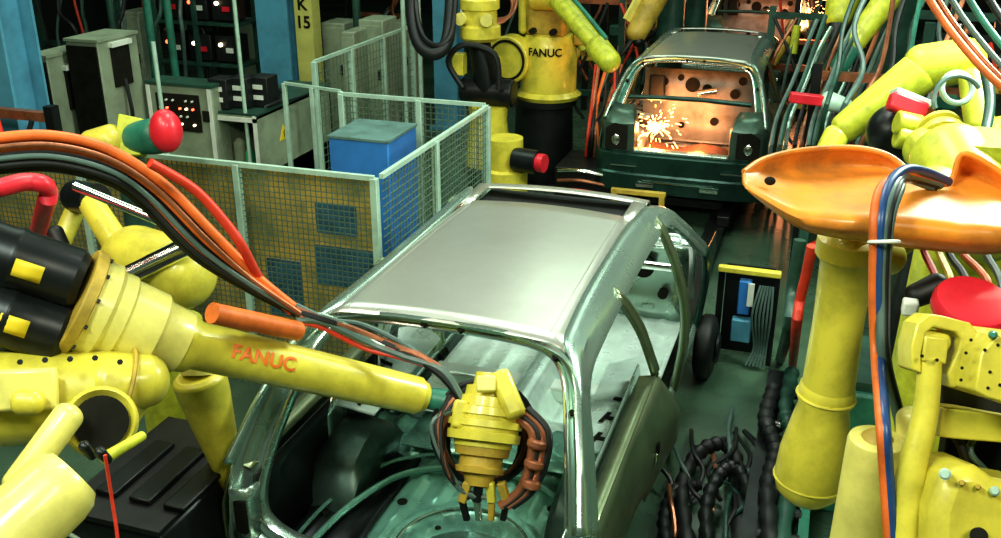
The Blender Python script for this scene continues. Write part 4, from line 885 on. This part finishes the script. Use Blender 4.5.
for k in range(16):
    x = 668+random.uniform(0,92); y = 425+random.uniform(0,90)
    tag(MB().tube([Zp(x, y+50, .03), Zp(x+random.uniform(-14,14), y+20, .12), Zp(x+random.uniform(-10,16), y, .16), Zp(x+random.uniform(-16,16), y-22, .04)], .016, 7).build('loose_cable', ['black','blackm','greycable','black','copper','darkgreen'][k % 6]), 'one of the loose dark cables heaped on the aisle floor by the car side panel', 'cable', 'loose cables on the aisle floor')
# machine frame at the lower right of the aisle
random.seed(11)
q = Zp(760, 470, .3); t = thing('conveyor_drive', 'black conveyor drive frame with pale rollers on the floor in the aisle', 'machine', (q.x, q.y, 0))
MB().box((q.x, q.y+.2, .22), (.12, 2.6, .10)).build('side_rail', 'blackm', t); MB().box((q.x+.30, q.y+.2, .22), (.06, 2.6, .12)).build('side_rail', 'green', t)
for k in range(9): MB().cyl((q.x+.04, q.y-.9+.26*k, .26), (q.x+.28, q.y-.9+.26*k, .26), .045, seg=14).build('roller', 'chrome' if k % 3 == 0 else 'blackm', t)
for yy in (-.9, .3, 1.4):
    for xx in (0, .3): MB().box((q.x+xx, q.y+yy, .09), (.06, .06, .18)).build('leg', 'blackm', t)
q = Zp(860, 395, .9); t = thing('machine_housing', 'teal green machine housing behind the long yellow arm', 'machine', (q.x+.2, q.y+.4, 0))
MB().box((q.x+.25, q.y+.4, .45), (1.1, .8, .9)).build('housing_shell', 'green', t, bevel=.02); MB().box((q.x+.25, q.y+.4, .93), (1.0, .7, .06)).build('housing_lid', 'darkgreen', t)
for k in range(3): MB().cyl((q.x-.1+.3*k, q.y-.02, .6), (q.x-.1+.3*k, q.y-.06, .6), .06, seg=16).build('round_port', 'blackm', t)
q = Zp(930, 420, .0); t = thing('machine_housing', 'dark machine housing in the gap right of the orange cable', 'machine', (q.x, q.y+1.2, 0))
MB().box((q.x+.3, q.y+1.2, .7), (1.3, .8, 1.4)).build('housing_shell', 'darkgreen', t, bevel=.02); MB().box((q.x+.1, q.y+.79, 1.0), (.3, .03, .3)).build('panel', 'green', t)
# ---------------------------------------------------------------- distant clutter: racks, ducts, machine blocks
random.seed(21)
def fixture(px, d, h, w, label, i):
    q = U(px, 60, d); x, y = q.x, q.y; t = thing('welding_fixture', label, 'machine', (x, y, 0), 'dark welding fixtures in the distance')
    for s in (-1, 1): MB().box((x+s*w/2, y, h/2), (.09, .09, h)).build('upright', ['darkgreen','blackm'][i % 2], t)
    for k in range(3): MB().box((x, y, h*(.35+.3*k)), (w, .08, .08)).build('cross_bar', ['darkgreen','blackm','copper'][(i+k) % 3], t)
    for k in range(4):
        xx = x+random.uniform(-w*.4, w*.4); zz = h*random.uniform(.25,.95)
        if k % 2: MB().cyl((xx, y-.15, zz), (xx+random.uniform(-.25,.25), y-.2, zz-.35), .055, seg=12).build('clamp_cylinder', ['chrome','yellow_green','copper','ochre'][(i+k) % 4], t)
        else: MB().box((xx, y-.08, zz), (random.uniform(.15,.35), .2, random.uniform(.12,.35))).build('clamp_block', ['blackm','darkgreen','ochre','green'][(i*3+k) % 4], t, bevel=.015)
    for k in range(3):
        xx = x+random.uniform(-w*.5, w*.5); P0 = V((xx, y-.15, h*.95)); P1 = V((xx+random.uniform(-.5,.5), y-.25, h*.2))
        MB().tube([P0, P0.lerp(P1,.3)+V((random.uniform(-.3,.3),-.1,-.2)), P0.lerp(P1,.7)+V((random.uniform(-.3,.3),-.1,-.1)), P1], .022, 6).build('hose', ['black','redcable','greycable','copper'][(i+k) % 4], t)
fx_l = [(590, 14.5, 2.2, .9, 'dark welding fixture with hoses, between the turret robot and the car with sparks'), (615, 16.5, 2.8, 1.0, 'dark fixture under the ochre arm at the top centre'), (700, 21.5, 3.2, 1.6, 'dark fixture left of the farthest car body'), (570, 17.5, 3.0, 1.2, 'tall dark fixture behind the turret robot'), (505, 17.0, 2.8, 1.0, 'dark fixture behind the brown hose coil'), (835, 17.0, 3.0, 1.4, 'dark fixture right of the farthest car body'), (890, 13.5, 2.6, 1.4, 'dark fixture with hoses behind the bent yellow green arm'), (930, 10.5, 2.6, 1.2, 'dark fixture under the diagonal hoses'), (985, 9.0, 2.6, 1.0, 'dark fixture at the right edge behind the hoses'), (870, 9.2, 2.2, .9, 'low dark fixture beneath the bent yellow green arm'), (800, 13.0, 2.2, .8, 'dark fixture beside the right flank of the car with sparks'), (385, 20.5, 2.9, 1.4, 'dark fixture far behind the grey panels'), (85, 16.5, 3.2, 1.6, 'dark fixture behind the tall electrical cabinet'), (200, 18.5, 3.3, 2.0, 'dark fixture behind the lamp rack'), (655, 19.5, 2.6, 1.0, 'dark fixture beyond the roof of the car with sparks'), (5, 8.6, 2.0, .8, 'dark fixture at the left edge behind the fence')]
for i, a_ in enumerate(fx_l): fixture(a_[0], a_[1], a_[2], a_[3], a_[4], i)
# low machine between robot pedestal and car 2
q = Zp(585, 175, .5); t = thing('floor_machine', 'low dark machine with pale tubes beside the left flank of the car with sparks', 'machine', (q.x, q.y, 0))
MB().box((q.x, q.y+.3, .3), (.7, .8, .6)).build('machine_body', 'blackm', t, bevel=.02)
for k in range(4): MB().tube([(q.x-.3, q.y-.12, .2+.12*k), (q.x, q.y-.2, .25+.12*k), (q.x+.35, q.y-.1, .18+.12*k)], .02, 8).build('tube', ['chrome','redcable','copper','chrome'][k], t)
random.seed(5)
for k in range(9):
    x = 588+k*3.2; y0 = 60+random.uniform(-20,20)
    tag(MB().tube([Lp(x+8, y0, 12.4), Lp(x+random.uniform(-8,8), 105, 12.2), Lp(x-4+random.uniform(-6,6), 140, 12.0), Zp(x-4, 190+k, .03)], .022, 7).build('slack_hose', ['redcable','black','copper','black','orange_cable','darkgreen'][k % 6]), 'one of the slack red, brown and black hoses hanging left of the car with sparks', 'hose', 'slack hoses left of the second car')
for k in range(7):
    x = 60+k*24+random.uniform(-6,6); dd = 14.5+random.uniform(-.5,.5)
    tag(MB().tube([Lp(x, -40, dd), Lp(x+random.uniform(-10,10), 10, dd), Lp(x+random.uniform(-14,14), 40, dd), Zp(x+random.uniform(-6,10), 130, .03)], .03, 7).build('hanging_cable', ['black','darkgreen','greycable'][k % 3]), 'one of the dark cables hanging behind the electrical cabinets', 'cable', 'dark cables behind the cabinets')
for k in range(8):
    x = 850+k*15+random.uniform(-5,5); dd = 8.3+random.uniform(-.3,.5)
    tag(MB().tube([Lp(x+20, -30, dd), Lp(x+random.uniform(-10,14), 25, dd), Lp(x-10+random.uniform(-14,14), 70, dd), Lp(x-24, 130, dd), Zp(x-30, 215, .03)], .022, 7).build('slack_hose', ['darkgreen','greycable','copper','black','green'][k % 5]), 'one of the thin slack hoses behind the bent yellow green arm', 'hose', 'thin hoses behind the bent arm')
# orange trestle beyond the roof
a = Zp(612, 190, .5); t = thing('trestle', 'low ochre trestle on the track between the two car bodies', 'trestle', (a.x+.3, a.y, 0))
MB().box((a.x+.30, a.y, .50), (.62, .06, .06)).build('top_beam', 'ochre', t, bevel=.01)
for s in (.03, .57): MB().box((a.x+s, a.y, .31), (.06, .06, .34)).build('leg', 'ochre', t)
# ceiling duct + lamps
for i, (x, y) in enumerate(((-4.2, 4.5), (-.2, 4.5), (-4.2, 10.5), (-.2, 10.5), (-8.5, 10.5), (-4.2, 16.5), (-.2, 16.5))):
    t = thing('ceiling_lamp', 'long fluorescent ceiling lamp above the line', 'lamp', (x, y, 8.5), 'fluorescent lamps on the ceiling')
    MB().box((x, y, 8.8), (.4, 2.4, .4)).build('lamp_housing', 'darkgreen', t); MB().box((x, y, 8.58), (.3, 2.3, .04)).build('lamp_tube', 'lamptube', t)
# ---------------------------------------------------------------- lights
G1 = (.78, 1.0, .80)
light('AREA', 'overhead_near', (-1.9, 7.2, 8.3), 330, (1,.98,.90), 1.6, (-1.8, 5.6, 0), 3.0)
light('AREA', 'overhead_left', (-7.0, 9.0, 8.3), 230, G1, 4.0, (-6.5, 9.5, 0), 4)
light('AREA', 'overhead_far', (-2.0, 15.0, 8.3), 170, G1, 4.0, (-2.0, 14, 0), 4)
light('AREA', 'camera_side_left', (-4.5, .0, 6.5), 140, (1.0,.98,.72), 1.6, (-2.6, 3.6, 1.8))
light('AREA', 'camera_side_right', (2.2, .2, 6.5), 190, (1.0,.98,.78), 1.6, (.6, 3.6, 2.0))
light('AREA', 'hatch_fill', (-2.0, .4, 6.0), 190, (.85,1,.9), 1.0, (-1.75, 4.6, .6))
light('AREA', 'fence_fill', (-5.5, 2.5, 6.5), 110, (1,.97,.75), 1.2, (-4.5, 6.5, 1))
light('AREA', 'aisle_right', (1.6, 6.5, 4.6), 260, (.85,1,.85), 1.2, (-1.4, 6.0, .6))
light('AREA', 'right_rear', (2.5, 8.5, 8.0), 180, G1, 2.5, (2.0, 8.0, 0))
w = bpy.data.worlds.new('world'); bpy.context.scene.world = w; w.use_nodes = True
w.node_tree.nodes['Background'].inputs[0].default_value = (.35,.55,.42,1); w.node_tree.nodes['Background'].inputs[1].default_value = .22
# ---------------------------------------------------------------- camera
cd = bpy.data.cameras.new('camera'); cam = bpy.data.objects.new('camera', cd); C.objects.link(cam)
cd.sensor_fit = 'HORIZONTAL'; cd.sensor_width = 36; cd.lens = 36*F/1001; cam.location = CAM; cd.clip_end = 100
cam.matrix_world = Matrix(((RT.x, UP.x, -FW.x, CAM.x), (RT.y, UP.y, -FW.y, CAM.y), (RT.z, UP.z, -FW.z, CAM.z), (0,0,0,1)))
bpy.context.scene.camera = cam
sc = bpy.context.scene
sc.view_settings.view_transform = 'Standard'; sc.view_settings.look = 'Medium High Contrast'; sc.view_settings.exposure = -0.25
sc.cycles.use_denoising = True; sc.cycles.max_bounces = 6
for o in bpy.data.objects:
    if '_o' in o: del o['_o']
